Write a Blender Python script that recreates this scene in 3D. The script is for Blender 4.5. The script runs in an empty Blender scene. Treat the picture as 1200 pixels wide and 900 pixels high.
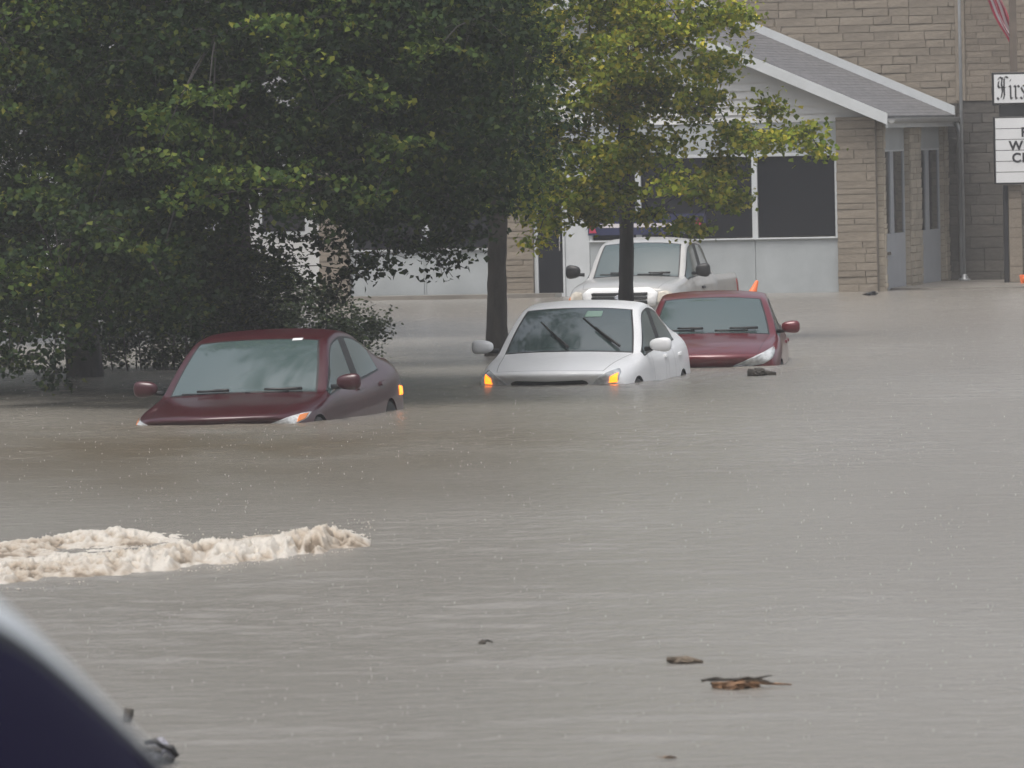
import bpy, bmesh, math, random
import numpy as np
from mathutils import Vector, Matrix
from mathutils.bvhtree import BVHTree

R = math.radians
scene = bpy.context.scene
COL = scene.collection
random.seed(7)
RNG = np.random.default_rng(11)

# ------------------------------------------------------------------ camera
CAM_H = 2.91
PITCH = math.atan(293 / 10000.0)
ROLL = R(1.15)
cam_data = bpy.data.cameras.new('camera')
cam = bpy.data.objects.new('camera', cam_data)
COL.objects.link(cam)
cam_data.sensor_width = 36.0
cam_data.lens = 300.0
cam_data.clip_start = 0.5
cam_data.clip_end = 5000.0
CAM_M = (Matrix.Translation((0, 0, CAM_H)) @ Matrix.Rotation(math.pi / 2 - PITCH, 4, 'X')
         @ Matrix.Rotation(-ROLL, 4, 'Z'))
cam.matrix_world = CAM_M
cam_data.dof.use_dof = True
cam_data.dof.focus_distance = 98.0
cam_data.dof.aperture_fstop = 12.0
scene.camera = cam

# ------------------------------------------------------------------ sky
SUN_EL, SUN_AZ = R(70), R(200)
world = bpy.data.worlds.new('World')
scene.world = world
world.use_nodes = True
wn, wl = world.node_tree.nodes, world.node_tree.links
wn.clear()
wo = wn.new('ShaderNodeOutputWorld')
wb = wn.new('ShaderNodeBackground')
sky = wn.new('ShaderNodeTexSky')
sky.sky_type = 'NISHITA'
sky.sun_disc = False
sky.sun_elevation = SUN_EL
sky.sun_rotation = SUN_AZ
sky.air_density = 1.3
sky.dust_density = 8.0
sky.ozone_density = 2.0
hs = wn.new('ShaderNodeHueSaturation')
hs.inputs['Saturation'].default_value = 0.5
wl.new(sky.outputs[0], hs.inputs['Color'])
wl.new(hs.outputs[0], wb.inputs['Color'])
wb.inputs['Strength'].default_value = 0.12
wl.new(wb.outputs[0], wo.inputs['Surface'])

# ------------------------------------------------------------------ sun behind cloud
sun_data = bpy.data.lights.new('sun', 'SUN')
sun_data.energy = 1.3
sun_data.angle = R(40)
sun_data.color = (1.0, 0.97, 0.93)
sun = bpy.data.objects.new('sun', sun_data)
COL.objects.link(sun)
sun.rotation_euler = (math.pi / 2 - SUN_EL, 0, math.pi - SUN_AZ)

scene.view_settings.view_transform = 'Standard'
scene.view_settings.look = 'None'
scene.view_settings.gamma = 1.0
scene.view_settings.use_curve_mapping = False
scene.view_settings.exposure = 0.4
scene.cycles.volume_bounces = 1
scene.cycles.max_bounces = 8

# ------------------------------------------------------------------ helpers
def ray(px, py):
    d = CAM_M.to_3x3() @ Vector((px - 600.0, 450.0 - py, -10000.0))
    return d

def at(px, py, Y):
    """world point on the sight line of a photo pixel at distance Y"""
    d = ray(px, py)
    return Vector((0, 0, CAM_H)) + d * (Y / d.y)

def on_water(px, py):
    d = ray(px, py)
    return Vector((0, 0, CAM_H)) + d * (-CAM_H / d.z)

def tag(o, label=None, cat=None, group=None, kind=None):
    if label: o['label'] = label
    if cat: o['category'] = cat
    if group: o['group'] = group
    if kind: o['kind'] = kind
    return o

def empty(name, loc=(0, 0, 0), rz=0.0, label=None, cat=None, group=None):
    o = bpy.data.objects.new(name, None)
    COL.objects.link(o)
    o.location = loc
    o.rotation_euler = (0, 0, rz)
    return tag(o, label, cat, group)

def link(name, me, mat=None, parent=None, smooth=False):
    if mat is not None and not me.materials:
        me.materials.append(mat)
    if smooth:
        me.polygons.foreach_set('use_smooth', [True] * len(me.polygons))
    o = bpy.data.objects.new(name, me)
    COL.objects.link(o)
    if parent: o.parent = parent
    return o

def mesh(name, verts, faces, mat=None, parent=None, smooth=False):
    me = bpy.data.meshes.new(name)
    me.from_pydata([tuple(v) for v in verts], [], faces)
    me.update()
    return link(name, me, mat, parent, smooth)

def np_mesh(name, V, F, mat=None, parent=None, smooth=False):
    """fast mesh from arrays: V (n,3), F (m,k)"""
    me = bpy.data.meshes.new(name)
    V = np.asarray(V, dtype=np.float32); F = np.asarray(F, dtype=np.int32)
    m, k = F.shape
    me.vertices.add(len(V)); me.vertices.foreach_set('co', V.ravel())
    me.loops.add(m * k); me.loops.foreach_set('vertex_index', F.ravel())
    me.polygons.add(m)
    me.polygons.foreach_set('loop_start', np.arange(0, m * k, k, dtype=np.int32))
    me.polygons.foreach_set('loop_total', np.full(m, k, dtype=np.int32))
    me.update(calc_edges=True)
    return link(name, me, mat, parent, smooth)

def box_data(x0, x1, y0, y1, z0, z1):
    v = [(x, y, z) for x in (x0, x1) for y in (y0, y1) for z in (z0, z1)]
    f = [(0, 1, 3, 2), (4, 6, 7, 5), (0, 4, 5, 1), (2, 3, 7, 6), (0, 2, 6, 4), (1, 5, 7, 3)]
    return v, f

def box(name, x0, x1, y0, y1, z0, z1, mat, parent=None, bev=0.0):
    v, f = box_data(min(x0, x1), max(x0, x1), min(y0, y1), max(y0, y1), min(z0, z1), max(z0, z1))
    bm = bmesh.new()
    vs = [bm.verts.new(p) for p in v]
    for q in f: bm.faces.new([vs[i] for i in q])
    if bev > 0:
        bmesh.ops.bevel(bm, geom=list(bm.edges), offset=bev, segments=1, affect='EDGES')
    me = bpy.data.meshes.new(name); bm.to_mesh(me); bm.free()
    return link(name, me, mat, parent)

def tube_data(pts, radii, n=8, off=0, cap=True):
    pts = [Vector(p) for p in pts]
    V, F = [], []
    up = Vector((0.13, 0.31, 0.94)).normalized()
    for i, p in enumerate(pts):
        t = (pts[min(i + 1, len(pts) - 1)] - pts[max(i - 1, 0)])
        if t.length < 1e-6: t = Vector((0, 0, 1))
        t.normalize()
        a = t.cross(up)
        if a.length < 0.05: a = t.cross(Vector((1, 0, 0)))
        a.normalize(); b = t.cross(a)
        for k in range(n):
            th = 2 * math.pi * k / n
            V.append(p + (a * math.cos(th) + b * math.sin(th)) * radii[i])
    for i in range(len(pts) - 1):
        for k in range(n):
            F.append((off + i * n + k, off + i * n + (k + 1) % n, off + (i + 1) * n + (k + 1) % n, off + (i + 1) * n + k))
    if cap:
        F.append(tuple(off + k for k in reversed(range(n))))
        F.append(tuple(off + (len(pts) - 1) * n + k for k in range(n)))
    return V, F

def tube(name, pts, radii, mat, parent=None, n=8):
    if not hasattr(radii, '__len__'): radii = [radii] * len(pts)
    V, F = tube_data(pts, radii, n)
    return mesh(name, V, F, mat, parent, True)

def lathe(name, prof, mat, parent=None, n=28, axis='Z', smooth=True):
    """prof: list of (radius, height)"""
    V, F = [], []
    for r, h in prof:
        for k in range(n):
            t = 2 * math.pi * k / n
            c, s = r * math.cos(t), r * math.sin(t)
            V.append((c, s, h) if axis == 'Z' else (h, c, s))
    for i in range(len(prof) - 1):
        for k in range(n):
            F.append((i * n + k, i * n + (k + 1) % n, (i + 1) * n + (k + 1) % n, (i + 1) * n + k))
    return mesh(name, V, F, mat, parent, smooth)

# numpy noise
_perm = RNG.random((256, 256))
def vnoise(x, y):
    xi = np.floor(x).astype(int); yi = np.floor(y).astype(int)
    fx = x - xi; fy = y - yi
    fx = fx * fx * (3 - 2 * fx); fy = fy * fy * (3 - 2 * fy)
    g = lambda a, b: _perm[a & 255, b & 255]
    return ((g(xi, yi) * (1 - fx) + g(xi + 1, yi) * fx) * (1 - fy)
            + (g(xi, yi + 1) * (1 - fx) + g(xi + 1, yi + 1) * fx) * fy)
def fbm(x, y, o=4, gain=0.5):
    s, a, n = 0.0, 1.0, 0.0
    for k in range(o):
        s = s + a * vnoise(x * 2 ** k + 17.3 * k, y * 2 ** k + 5.1 * k); n += a; a *= gain
    return s / n

# ------------------------------------------------------------------ materials
def new_mat(name):
    m = bpy.data.materials.new(name); m.use_nodes = True
    nt = m.node_tree
    return m, nt, nt.nodes['Principled BSDF']

def mat(name, col, rough=0.6, metal=0.0, spec=0.5, coat=0.0, var=0.0, vscale=3.0, bump=0.0, bscale=40.0,
        emit=None, estr=0.0, col2=None, per_object=0.0, stretch=None, ior=1.5):
    m, nt, p = new_mat(name)
    N, L = nt.nodes, nt.links
    p.inputs['Base Color'].default_value = (*col, 1)
    p.inputs['Roughness'].default_value = rough
    p.inputs['Metallic'].default_value = metal
    p.inputs['Specular IOR Level'].default_value = spec
    p.inputs['Coat Weight'].default_value = coat
    p.inputs['Coat Roughness'].default_value = 0.06
    p.inputs['IOR'].default_value = ior
    tc = N.new('ShaderNodeTexCoord')
    src = tc.outputs['Object']
    if stretch:
        mp = N.new('ShaderNodeMapping'); mp.inputs['Scale'].default_value = stretch
        L.new(src, mp.inputs['Vector']); src = mp.outputs[0]
    cur = None
    if var > 0 or col2:
        nz = N.new('ShaderNodeTexNoise'); nz.inputs['Scale'].default_value = vscale
        nz.inputs['Detail'].default_value = 6; nz.inputs['Roughness'].default_value = 0.62
        L.new(src, nz.inputs['Vector'])
        rp = N.new('ShaderNodeValToRGB')
        a = tuple(c * (1 - var) for c in col); b = col2 if col2 else tuple(min(1, c * (1 + var)) for c in col)
        rp.color_ramp.elements[0].position = 0.32; rp.color_ramp.elements[0].color = (*a, 1)
        rp.color_ramp.elements[1].position = 0.68; rp.color_ramp.elements[1].color = (*b, 1)
        L.new(nz.outputs['Fac'], rp.inputs['Fac']); cur = rp.outputs['Color']
    if per_object > 0:
        oi = N.new('ShaderNodeObjectInfo'); hv = N.new('ShaderNodeHueSaturation')
        mr = N.new('ShaderNodeMapRange'); mr.inputs['To Min'].default_value = 1 - per_object; mr.inputs['To Max'].default_value = 1 + per_object
        L.new(oi.outputs['Random'], mr.inputs['Value']); L.new(mr.outputs[0], hv.inputs['Value'])
        if cur: L.new(cur, hv.inputs['Color'])
        else: hv.inputs['Color'].default_value = (*col, 1)
        cur = hv.outputs['Color']
    if cur: L.new(cur, p.inputs['Base Color'])
    if bump > 0:
        nb = N.new('ShaderNodeTexNoise'); nb.inputs['Scale'].default_value = bscale; nb.inputs['Detail'].default_value = 5
        L.new(src, nb.inputs['Vector'])
        bp = N.new('ShaderNodeBump'); bp.inputs['Strength'].default_value = bump; bp.inputs['Distance'].default_value = 0.02
        L.new(nb.outputs['Fac'], bp.inputs['Height']); L.new(bp.outputs[0], p.inputs['Normal'])
    if emit:
        p.inputs['Emission Color'].default_value = (*emit, 1); p.inputs['Emission Strength'].default_value = estr
    return m

def leaf_mat(name, ramp):
    m, nt, p = new_mat(name)
    N, L = nt.nodes, nt.links
    geo = N.new('ShaderNodeNewGeometry')
    rp = N.new('ShaderNodeValToRGB')
    els = rp.color_ramp.elements
    els[0].position, els[0].color = ramp[0][0], (*ramp[0][1], 1)
    els[1].position, els[1].color = ramp[-1][0], (*ramp[-1][1], 1)
    for pos, c in ramp[1:-1]:
        e = els.new(pos); e.color = (*c, 1)
    L.new(geo.outputs['Random Per Island'], rp.inputs['Fac'])
    # slow drift of hue through the crown
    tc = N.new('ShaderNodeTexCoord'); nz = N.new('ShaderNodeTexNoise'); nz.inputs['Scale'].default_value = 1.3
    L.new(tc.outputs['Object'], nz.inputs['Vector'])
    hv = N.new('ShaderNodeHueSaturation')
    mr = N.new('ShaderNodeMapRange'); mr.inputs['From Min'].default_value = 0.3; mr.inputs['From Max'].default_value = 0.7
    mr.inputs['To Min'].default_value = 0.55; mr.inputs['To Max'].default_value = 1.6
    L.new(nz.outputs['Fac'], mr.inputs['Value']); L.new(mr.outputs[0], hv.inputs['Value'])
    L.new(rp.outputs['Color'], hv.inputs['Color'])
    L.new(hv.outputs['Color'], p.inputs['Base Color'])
    p.inputs['Roughness'].default_value = 0.6
    p.inputs['Specular IOR Level'].default_value = 0.14
    tr = N.new('ShaderNodeBsdfTranslucent'); L.new(hv.outputs['Color'], tr.inputs['Color'])
    mx = N.new('ShaderNodeMixShader'); mx.inputs[0].default_value = 0.28
    out = N['Material Output']
    L.new(p.outputs[0], mx.inputs[1]); L.new(tr.outputs[0], mx.inputs[2]); L.new(mx.outputs[0], out.inputs['Surface'])
    return m

def glass_mat(name, col, ior=1.6, rough=0.03):
    m, nt, p = new_mat(name)
    p.inputs['Base Color'].default_value = (*col, 1)
    p.inputs['Roughness'].default_value = rough
    p.inputs['IOR'].default_value = ior
    N, L = nt.nodes, nt.links
    tc = N.new('ShaderNodeTexCoord'); nz = N.new('ShaderNodeTexNoise'); nz.inputs['Scale'].default_value = 90
    bp = N.new('ShaderNodeBump'); bp.inputs['Strength'].default_value = 0.06; bp.inputs['Distance'].default_value = 0.004
    L.new(tc.outputs['Object'], nz.inputs['Vector']); L.new(nz.outputs['Fac'], bp.inputs['Height']); L.new(bp.outputs[0], p.inputs['Normal'])
    return m

M = {}
M['ground'] = mat('asphalt', (0.05, 0.048, 0.045), 0.9, var=0.3, vscale=0.5, bump=0.5)
M['pavement'] = mat('wet_concrete', (0.20, 0.185, 0.165), 0.35, var=0.35, vscale=0.9, bump=0.4, bscale=25)
M['stone'] = mat('tan_stone', (0.25, 0.215, 0.172), 0.85, var=0.14, vscale=5, bump=0.5, bscale=30, per_object=0.07)
M['stone_dark'] = mat('dark_foot_stone', (0.095, 0.086, 0.075), 0.6, var=0.25, vscale=4, bump=0.6, bscale=30, per_object=0.25)
M['stone_pale'] = mat('pale_brick', (0.27, 0.23, 0.185), 0.85, var=0.16, vscale=6, bump=0.5, bscale=40, per_object=0.14)
M['stone_pilaster'] = mat('pale_pilaster_stone', (0.38, 0.335, 0.27), 0.8, var=0.16, vscale=6, bump=0.5, bscale=40, per_object=0.14)
M['mortar'] = mat('mortar', (0.20, 0.172, 0.14), 0.95, var=0.25, vscale=4, bump=0.4)
M['mortar_dark'] = mat('dark_mortar', (0.065, 0.058, 0.05), 0.9, var=0.25, vscale=4, bump=0.4)
M['panel'] = mat('painted_panel', (0.35, 0.375, 0.385), 0.45, var=0.11, vscale=1.4, bump=0.08, bscale=6)
M['panel_grey'] = mat('grey_painted_door', (0.36, 0.38, 0.41), 0.45, var=0.07, vscale=2)
M['trim'] = mat('white_trim', (0.53, 0.555, 0.57), 0.45, var=0.07, vscale=2)
M['siding'] = mat('white_siding', (0.58, 0.585, 0.58), 0.55, var=0.06, vscale=1.5, per_object=0.03)
M['shingle'] = mat('grey_shingle', (0.12, 0.12, 0.125), 0.85, var=0.4, vscale=9, bump=0.7, bscale=25, per_object=0.05)
M['gutter'] = mat('gutter_metal', (0.42, 0.43, 0.43), 0.3, metal=0.4, var=0.1)
M['pipe'] = mat('pipe_grey', (0.30, 0.31, 0.32), 0.4, metal=0.3, var=0.15)
M['shop_glass'] = glass_mat('shop_glass', (0.012, 0.013, 0.017), 1.35)
M['black'] = mat('black_plastic', (0.012, 0.012, 0.013), 0.45)
M['dark_metal'] = mat('dark_metal', (0.03, 0.03, 0.033), 0.4, metal=0.3)
M['chrome'] = mat('chrome', (0.75, 0.75, 0.76), 0.15, metal=1.0)
M['sign_white'] = mat('sign_white', (0.70, 0.71, 0.72), 0.35, var=0.03)
M['letter'] = mat('letter_black', (0.02, 0.02, 0.025), 0.5)
M['sign_brown'] = mat('sign_post_brown', (0.13, 0.105, 0.085), 0.7, var=0.2)
M['bark'] = mat('bark', (0.032, 0.027, 0.023), 0.85, var=0.4, vscale=9, bump=0.9, bscale=22, stretch=(1, 1, 0.25))
M['bark_dark'] = mat('wet_dark_bark', (0.028, 0.024, 0.024), 0.7, var=0.4, vscale=9, bump=0.9, bscale=22, stretch=(1, 1, 0.25))
M['wood'] = mat('driftwood', (0.11, 0.085, 0.06), 0.8, var=0.45, vscale=12, bump=0.8, bscale=60)
M['wood_dark'] = mat('dark_driftwood', (0.045, 0.038, 0.03), 0.7, var=0.45, vscale=12, bump=0.8, bscale=60)
M['wood_red'] = mat('russet_bark', (0.20, 0.11, 0.055), 0.8, var=0.45, vscale=14, bump=0.8, bscale=60)
M['litter_grey'] = mat('grey_sodden_rag', (0.22, 0.22, 0.25), 0.7, var=0.4, vscale=14, bump=0.6)
M['orange'] = mat('orange_plastic', (0.80, 0.16, 0.035), 0.5, var=0.08)
M['cone_white'] = mat('cone_band', (0.75, 0.75, 0.72), 0.4)
M['flag_red'] = mat('flag_red', (0.42, 0.03, 0.07), 0.75, var=0.1)
M['flag_white'] = mat('flag_white', (0.62, 0.58, 0.60), 0.75, var=0.05)
M['flag_blue'] = mat('flag_blue', (0.015, 0.02, 0.07), 0.75, var=0.1)
M['paint_red'] = mat('dark_red_paint', (0.040, 0.0015, 0.006), 0.3, metal=0.0, coat=0.45, var=0.08, vscale=1.5)
M['paint_red2'] = mat('cherry_red_paint', (0.12, 0.006, 0.013), 0.28, metal=0.1, coat=0.7, var=0.08, vscale=1.5)
M['paint_white'] = mat('white_paint', (0.86, 0.87, 0.88), 0.45, coat=0.4, var=0.03)
M['paint_beige'] = mat('beige_white_paint', (0.39, 0.39, 0.38), 0.35, coat=0.7, var=0.07)
M['paint_silver'] = mat('silver_paint', (0.62, 0.66, 0.70), 0.4, metal=0.15, coat=0.4)
M['car_glass'] = glass_mat('car_glass', (0.050, 0.078, 0.077), 2.2)
M['car_glass_dark'] = glass_mat('tinted_car_glass', (0.006, 0.003, 0.024), 1.18)
M['car_glass_dark'].node_tree.nodes['Principled BSDF'].inputs['Specular IOR Level'].default_value = 0.12
M['lamp_glass'] = mat('headlamp_lens', (0.55, 0.57, 0.58), 0.12, coat=1.0, var=0.35, vscale=14)
M['lamp_beige'] = mat('cloudy_headlamp_lens', (0.55, 0.51, 0.44), 0.25, coat=0.7, var=0.3, vscale=10)
M['amber'] = mat('amber_lens', (0.75, 0.22, 0.03), 0.2, coat=1.0)
M['amber_lit'] = mat('lit_amber_lamp', (0.9, 0.35, 0.05), 0.3, emit=(1.0, 0.20, 0.008), estr=2.4)
M['red_lens'] = mat('red_lens', (0.35, 0.01, 0.01), 0.2, coat=1.0)
M['tyre'] = mat('tyre', (0.018, 0.018, 0.018), 0.8, bump=0.3)
M['rim'] = mat('rim', (0.35, 0.35, 0.36), 0.3, metal=0.9)
def foam_mat():
    m, nt, p = new_mat('muddy_foam')
    N, L = nt.nodes, nt.links
    at_ = N.new('ShaderNodeAttribute'); at_.attribute_name = 'thick'
    rp = N.new('ShaderNodeValToRGB'); e = rp.color_ramp.elements
    e[0].position, e[0].color = 0.2, (0.16, 0.125, 0.088, 1)
    e[1].position, e[1].color = 0.95, (0.49, 0.46, 0.41, 1)
    k = e.new(0.5); k.color = (0.36, 0.305, 0.24, 1)
    L.new(at_.outputs['Fac'], rp.inputs['Fac']); L.new(rp.outputs[0], p.inputs['Base Color'])
    p.inputs['Roughness'].default_value = 0.55
    tc = N.new('ShaderNodeTexCoord'); nz = N.new('ShaderNodeTexNoise'); nz.inputs['Scale'].default_value = 45; nz.inputs['Detail'].default_value = 5
    bp = N.new('ShaderNodeBump'); bp.inputs['Strength'].default_value = 0.6; bp.inputs['Distance'].default_value = 0.02
    L.new(tc.outputs['Object'], nz.inputs['Vector']); L.new(nz.outputs['Fac'], bp.inputs['Height']); L.new(bp.outputs[0], p.inputs['Normal'])
    return m
M['foam'] = foam_mat()
M['spray'] = mat('spray', (0.55, 0.50, 0.44), 0.4)
M['drop'] = mat('rain_drop', (0.36, 0.355, 0.34), 0.15, spec=0.6)

def water_mat():
    m, nt, p = new_mat('muddy_water')
    N, L = nt.nodes, nt.links
    geo = N.new('ShaderNodeNewGeometry')
    nz = N.new('ShaderNodeTexNoise'); nz.inputs['Scale'].default_value = 0.12; nz.inputs['Detail'].default_value = 5
    mp = N.new('ShaderNodeMapping'); mp.inputs['Scale'].default_value = (1, 0.5, 1)
    L.new(geo.outputs['Position'], mp.inputs['Vector']); L.new(mp.outputs[0], nz.inputs['Vector'])
    rp = N.new('ShaderNodeValToRGB')
    rp.color_ramp.elements[0].position = 0.35; rp.color_ramp.elements[0].color = (0.188, 0.173, 0.150, 1)
    rp.color_ramp.elements[1].position = 0.65; rp.color_ramp.elements[1].color = (0.228, 0.215, 0.192, 1)
    L.new(nz.outputs['Fac'], rp.inputs['Fac'])
    # trees' dark reflection and brown churn, painted as a band before the stranded cars
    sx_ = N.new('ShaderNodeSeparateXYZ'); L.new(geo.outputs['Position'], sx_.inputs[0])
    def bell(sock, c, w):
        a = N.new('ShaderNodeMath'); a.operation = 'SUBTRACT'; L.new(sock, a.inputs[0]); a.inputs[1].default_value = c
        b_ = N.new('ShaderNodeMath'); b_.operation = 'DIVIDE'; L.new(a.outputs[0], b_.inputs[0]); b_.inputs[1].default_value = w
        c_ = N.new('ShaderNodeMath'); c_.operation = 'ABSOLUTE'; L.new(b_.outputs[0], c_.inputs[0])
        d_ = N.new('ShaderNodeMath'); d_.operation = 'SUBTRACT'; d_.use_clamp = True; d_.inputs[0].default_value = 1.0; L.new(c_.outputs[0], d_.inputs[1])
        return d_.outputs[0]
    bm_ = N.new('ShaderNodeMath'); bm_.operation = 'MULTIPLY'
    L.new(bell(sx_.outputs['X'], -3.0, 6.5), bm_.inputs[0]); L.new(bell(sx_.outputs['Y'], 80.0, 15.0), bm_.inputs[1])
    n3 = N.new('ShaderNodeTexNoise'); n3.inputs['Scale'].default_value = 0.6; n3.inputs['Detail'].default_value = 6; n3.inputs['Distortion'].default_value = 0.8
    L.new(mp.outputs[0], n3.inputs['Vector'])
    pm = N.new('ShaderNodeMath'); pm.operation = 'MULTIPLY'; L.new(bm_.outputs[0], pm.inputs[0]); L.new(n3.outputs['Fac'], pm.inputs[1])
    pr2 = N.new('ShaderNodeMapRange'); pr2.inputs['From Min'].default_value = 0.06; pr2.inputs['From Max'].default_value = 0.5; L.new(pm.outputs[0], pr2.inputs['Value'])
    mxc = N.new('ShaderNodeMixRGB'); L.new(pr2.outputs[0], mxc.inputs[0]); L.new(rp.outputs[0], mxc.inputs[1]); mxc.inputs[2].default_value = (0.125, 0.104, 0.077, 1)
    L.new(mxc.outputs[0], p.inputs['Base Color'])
    p.inputs['Roughness'].default_value = 0.24
    p.inputs['IOR'].default_value = 1.33
    b = None
    for sc, st, dist in ((3.5, 0.6, 0.04), (12.0, 0.65, 0.018), (40.0, 0.5, 0.007)):
        n2 = N.new('ShaderNodeTexNoise'); n2.inputs['Scale'].default_value = sc; n2.inputs['Detail'].default_value = 4
        L.new(geo.outputs['Position'], n2.inputs['Vector'])
        bp = N.new('ShaderNodeBump'); bp.inputs['Strength'].default_value = st; bp.inputs['Distance'].default_value = dist
        L.new(n2.outputs['Fac'], bp.inputs['Height'])
        if b: L.new(b, bp.inputs['Normal'])
        b = bp.outputs[0]
    L.new(b, p.inputs['Normal'])
    return m
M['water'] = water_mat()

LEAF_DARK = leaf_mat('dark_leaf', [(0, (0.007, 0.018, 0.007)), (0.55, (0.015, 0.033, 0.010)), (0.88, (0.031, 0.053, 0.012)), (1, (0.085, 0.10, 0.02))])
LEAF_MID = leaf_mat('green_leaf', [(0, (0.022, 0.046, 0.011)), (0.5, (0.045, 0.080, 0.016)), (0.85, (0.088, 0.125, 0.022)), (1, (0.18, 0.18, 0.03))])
LEAF_YEL = leaf_mat('yellow_green_leaf', [(0, (0.078, 0.125, 0.014)), (0.4, (0.165, 0.215, 0.021)), (0.75, (0.27, 0.29, 0.030)), (1, (0.43, 0.36, 0.045))])
LEAF_HEDGE = leaf_mat('hedge_leaf', [(0, (0.018, 0.034, 0.014)), (0.6, (0.034, 0.058, 0.022)), (1, (0.075, 0.10, 0.035))])

# ------------------------------------------------------------------ ground
GZ = -0.56
prof = [(-1500, 1.2), (14, 1.2), (24, 0.3), (34, -0.35), (60, GZ), (140, GZ), (148, -0.25), (150.5, -0.12), (1800, -0.12)]
gx = [-1500, -400, -100, -40, -20, -10, -5, 0, 5, 10, 20, 40, 100, 400, 1500]
GV = [(x, y, z) for y, z in prof for x in gx]
n = len(gx)
GF = [(i * n + j, i * n + j + 1, (i + 1) * n + j + 1, (i + 1) * n + j) for i in range(len(prof) - 1) for j in range(n - 1)]
tag(mesh('ground', GV, GF, M['ground']), kind='structure')

# ------------------------------------------------------------------ flood water: one sheet, fine ripples where one looks
def grid_axis(segs):
    out = []
    for a, b, k in segs: out += list(np.linspace(a, b, k, endpoint=False))
    return np.array(out + [segs[-1][1]])
wx = grid_axis([(-1500, -60, 8), (-60, -12, 14), (-12, -5, 70), (-5, 5, 190), (5, 12, 70), (12, 60, 14), (60, 1500, 8)])
yy = [28.0]
while yy[-1] < 160: yy.append(yy[-1] + 0.045 * (yy[-1] / 45.0) ** 1.1)
wy = np.array([-1500, -200, 10] + yy + [175, 220, 400, 1600])
X, Y = np.meshgrid(wx, wy)
Zw = np.zeros_like(X)
wr = np.random.default_rng(5)
for k in range(34):
    lam = 0.16 * (1.07 ** k) * (0.9 + 0.2 * wr.random())
    th = wr.normal(1.25, 0.55)
    kx, ky = math.cos(th) * 2 * math.pi / lam, math.sin(th) * 2 * math.pi / lam
    Zw += 0.0019 * lam ** 0.75 * np.sin(kx * X + ky * Y + wr.random() * 6.28)
patch = np.clip((fbm(X * 0.35 + 40, Y * 0.16 + 9, 3) - 0.25) * 1.7, 0.25, 0.9)
# standing ripples where the flood pushes past the cars and the breaking wave
patch += 0.9 * np.exp(-((X + 1.6) / 2.2) ** 2 - ((Y - 51) / 4.5) ** 2) + 0.25 * np.exp(-((X + 1.2) / 4) ** 2 - ((Y - 79) / 4.0) ** 2)
Zw *= 1.0 * patch
# wavelets standing off the stranded cars
for (ppx, ppy, cyw, cl, cw) in ((243, 500, 13.5, 4.95, 1.97), (639, 453, 12, 4.65, 1.89), (830, 432, 3.5, 4.45, 1.80), (726, 372, 9.5, 5.3, 1.84)):
    q = on_water(ppx, ppy); a_ = R(cyw)
    lx = (X - q.x) * math.cos(a_) - (Y - q.y) * math.sin(a_); ly = (X - q.x) * math.sin(a_) + (Y - q.y) * math.cos(a_)
    dx_ = np.maximum(np.abs(lx) - cw / 2 + .12, 0); dy_ = np.maximum(np.abs(ly - cl / 2) - cl / 2 + .15, 0)
    dd_ = np.hypot(dx_, dy_)
    Zw += .014 * np.sin(dd_ * 2 * math.pi / .42 + 2.5 * fbm(X * 1.5, Y * 1.1, 2)) * np.exp(-dd_ / .9)
rw = np.random.default_rng(31)
for k in range(26):
    x_, y_ = rw.uniform(-3.2, 1.6), rw.uniform(41, 60); ln = rw.uniform(.35, 1.1); sl = rw.normal(0, .5)
    yc = y_ + sl * (X - x_) + .25 * np.sin(2.6 * (X - x_) + k)
    Zw += rw.uniform(.008, .02) * np.exp(-((Y - yc) / rw.uniform(.10, .2)) ** 2 - ((X - x_) / ln) ** 2)
inside = (np.abs(X) < 13) & (Y > 26) & (Y < 162)
Zw = np.where(inside, Zw, 0.0)
ny, nx = X.shape
idx = np.arange(nx * ny).reshape(ny, nx)
F = np.stack([idx[:-1, :-1], idx[:-1, 1:], idx[1:, 1:], idx[1:, :-1]], -1).reshape(-1, 4)
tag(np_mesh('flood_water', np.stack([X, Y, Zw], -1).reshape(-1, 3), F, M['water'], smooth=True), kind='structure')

# ------------------------------------------------------------------ the front building with the gable
BA = R(11.5)
BO = on_water(1030, 341.5)                       # right front corner
U = Vector((math.cos(BA), -math.sin(BA), 0)); V_ = Vector((math.sin(BA), math.cos(BA), 0))
C0 = Vector((0, 0, CAM_H))
def fac(px, py, v=0.0):                          # (u, z) on a plane parallel to the front
    d = ray(px, py); o = BO + V_ * v
    t = (o - C0).dot(V_) / d.dot(V_)
    p = C0 + d * t
    return (p - BO).dot(U), p.z
def sid(px, py, u=0.0):                          # (v, z) on the side wall
    d = ray(px, py); o = BO + U * u
    t = (o - C0).dot(U) / d.dot(U)
    p = C0 + d * t
    return (p - BO).dot(V_), p.z

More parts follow.
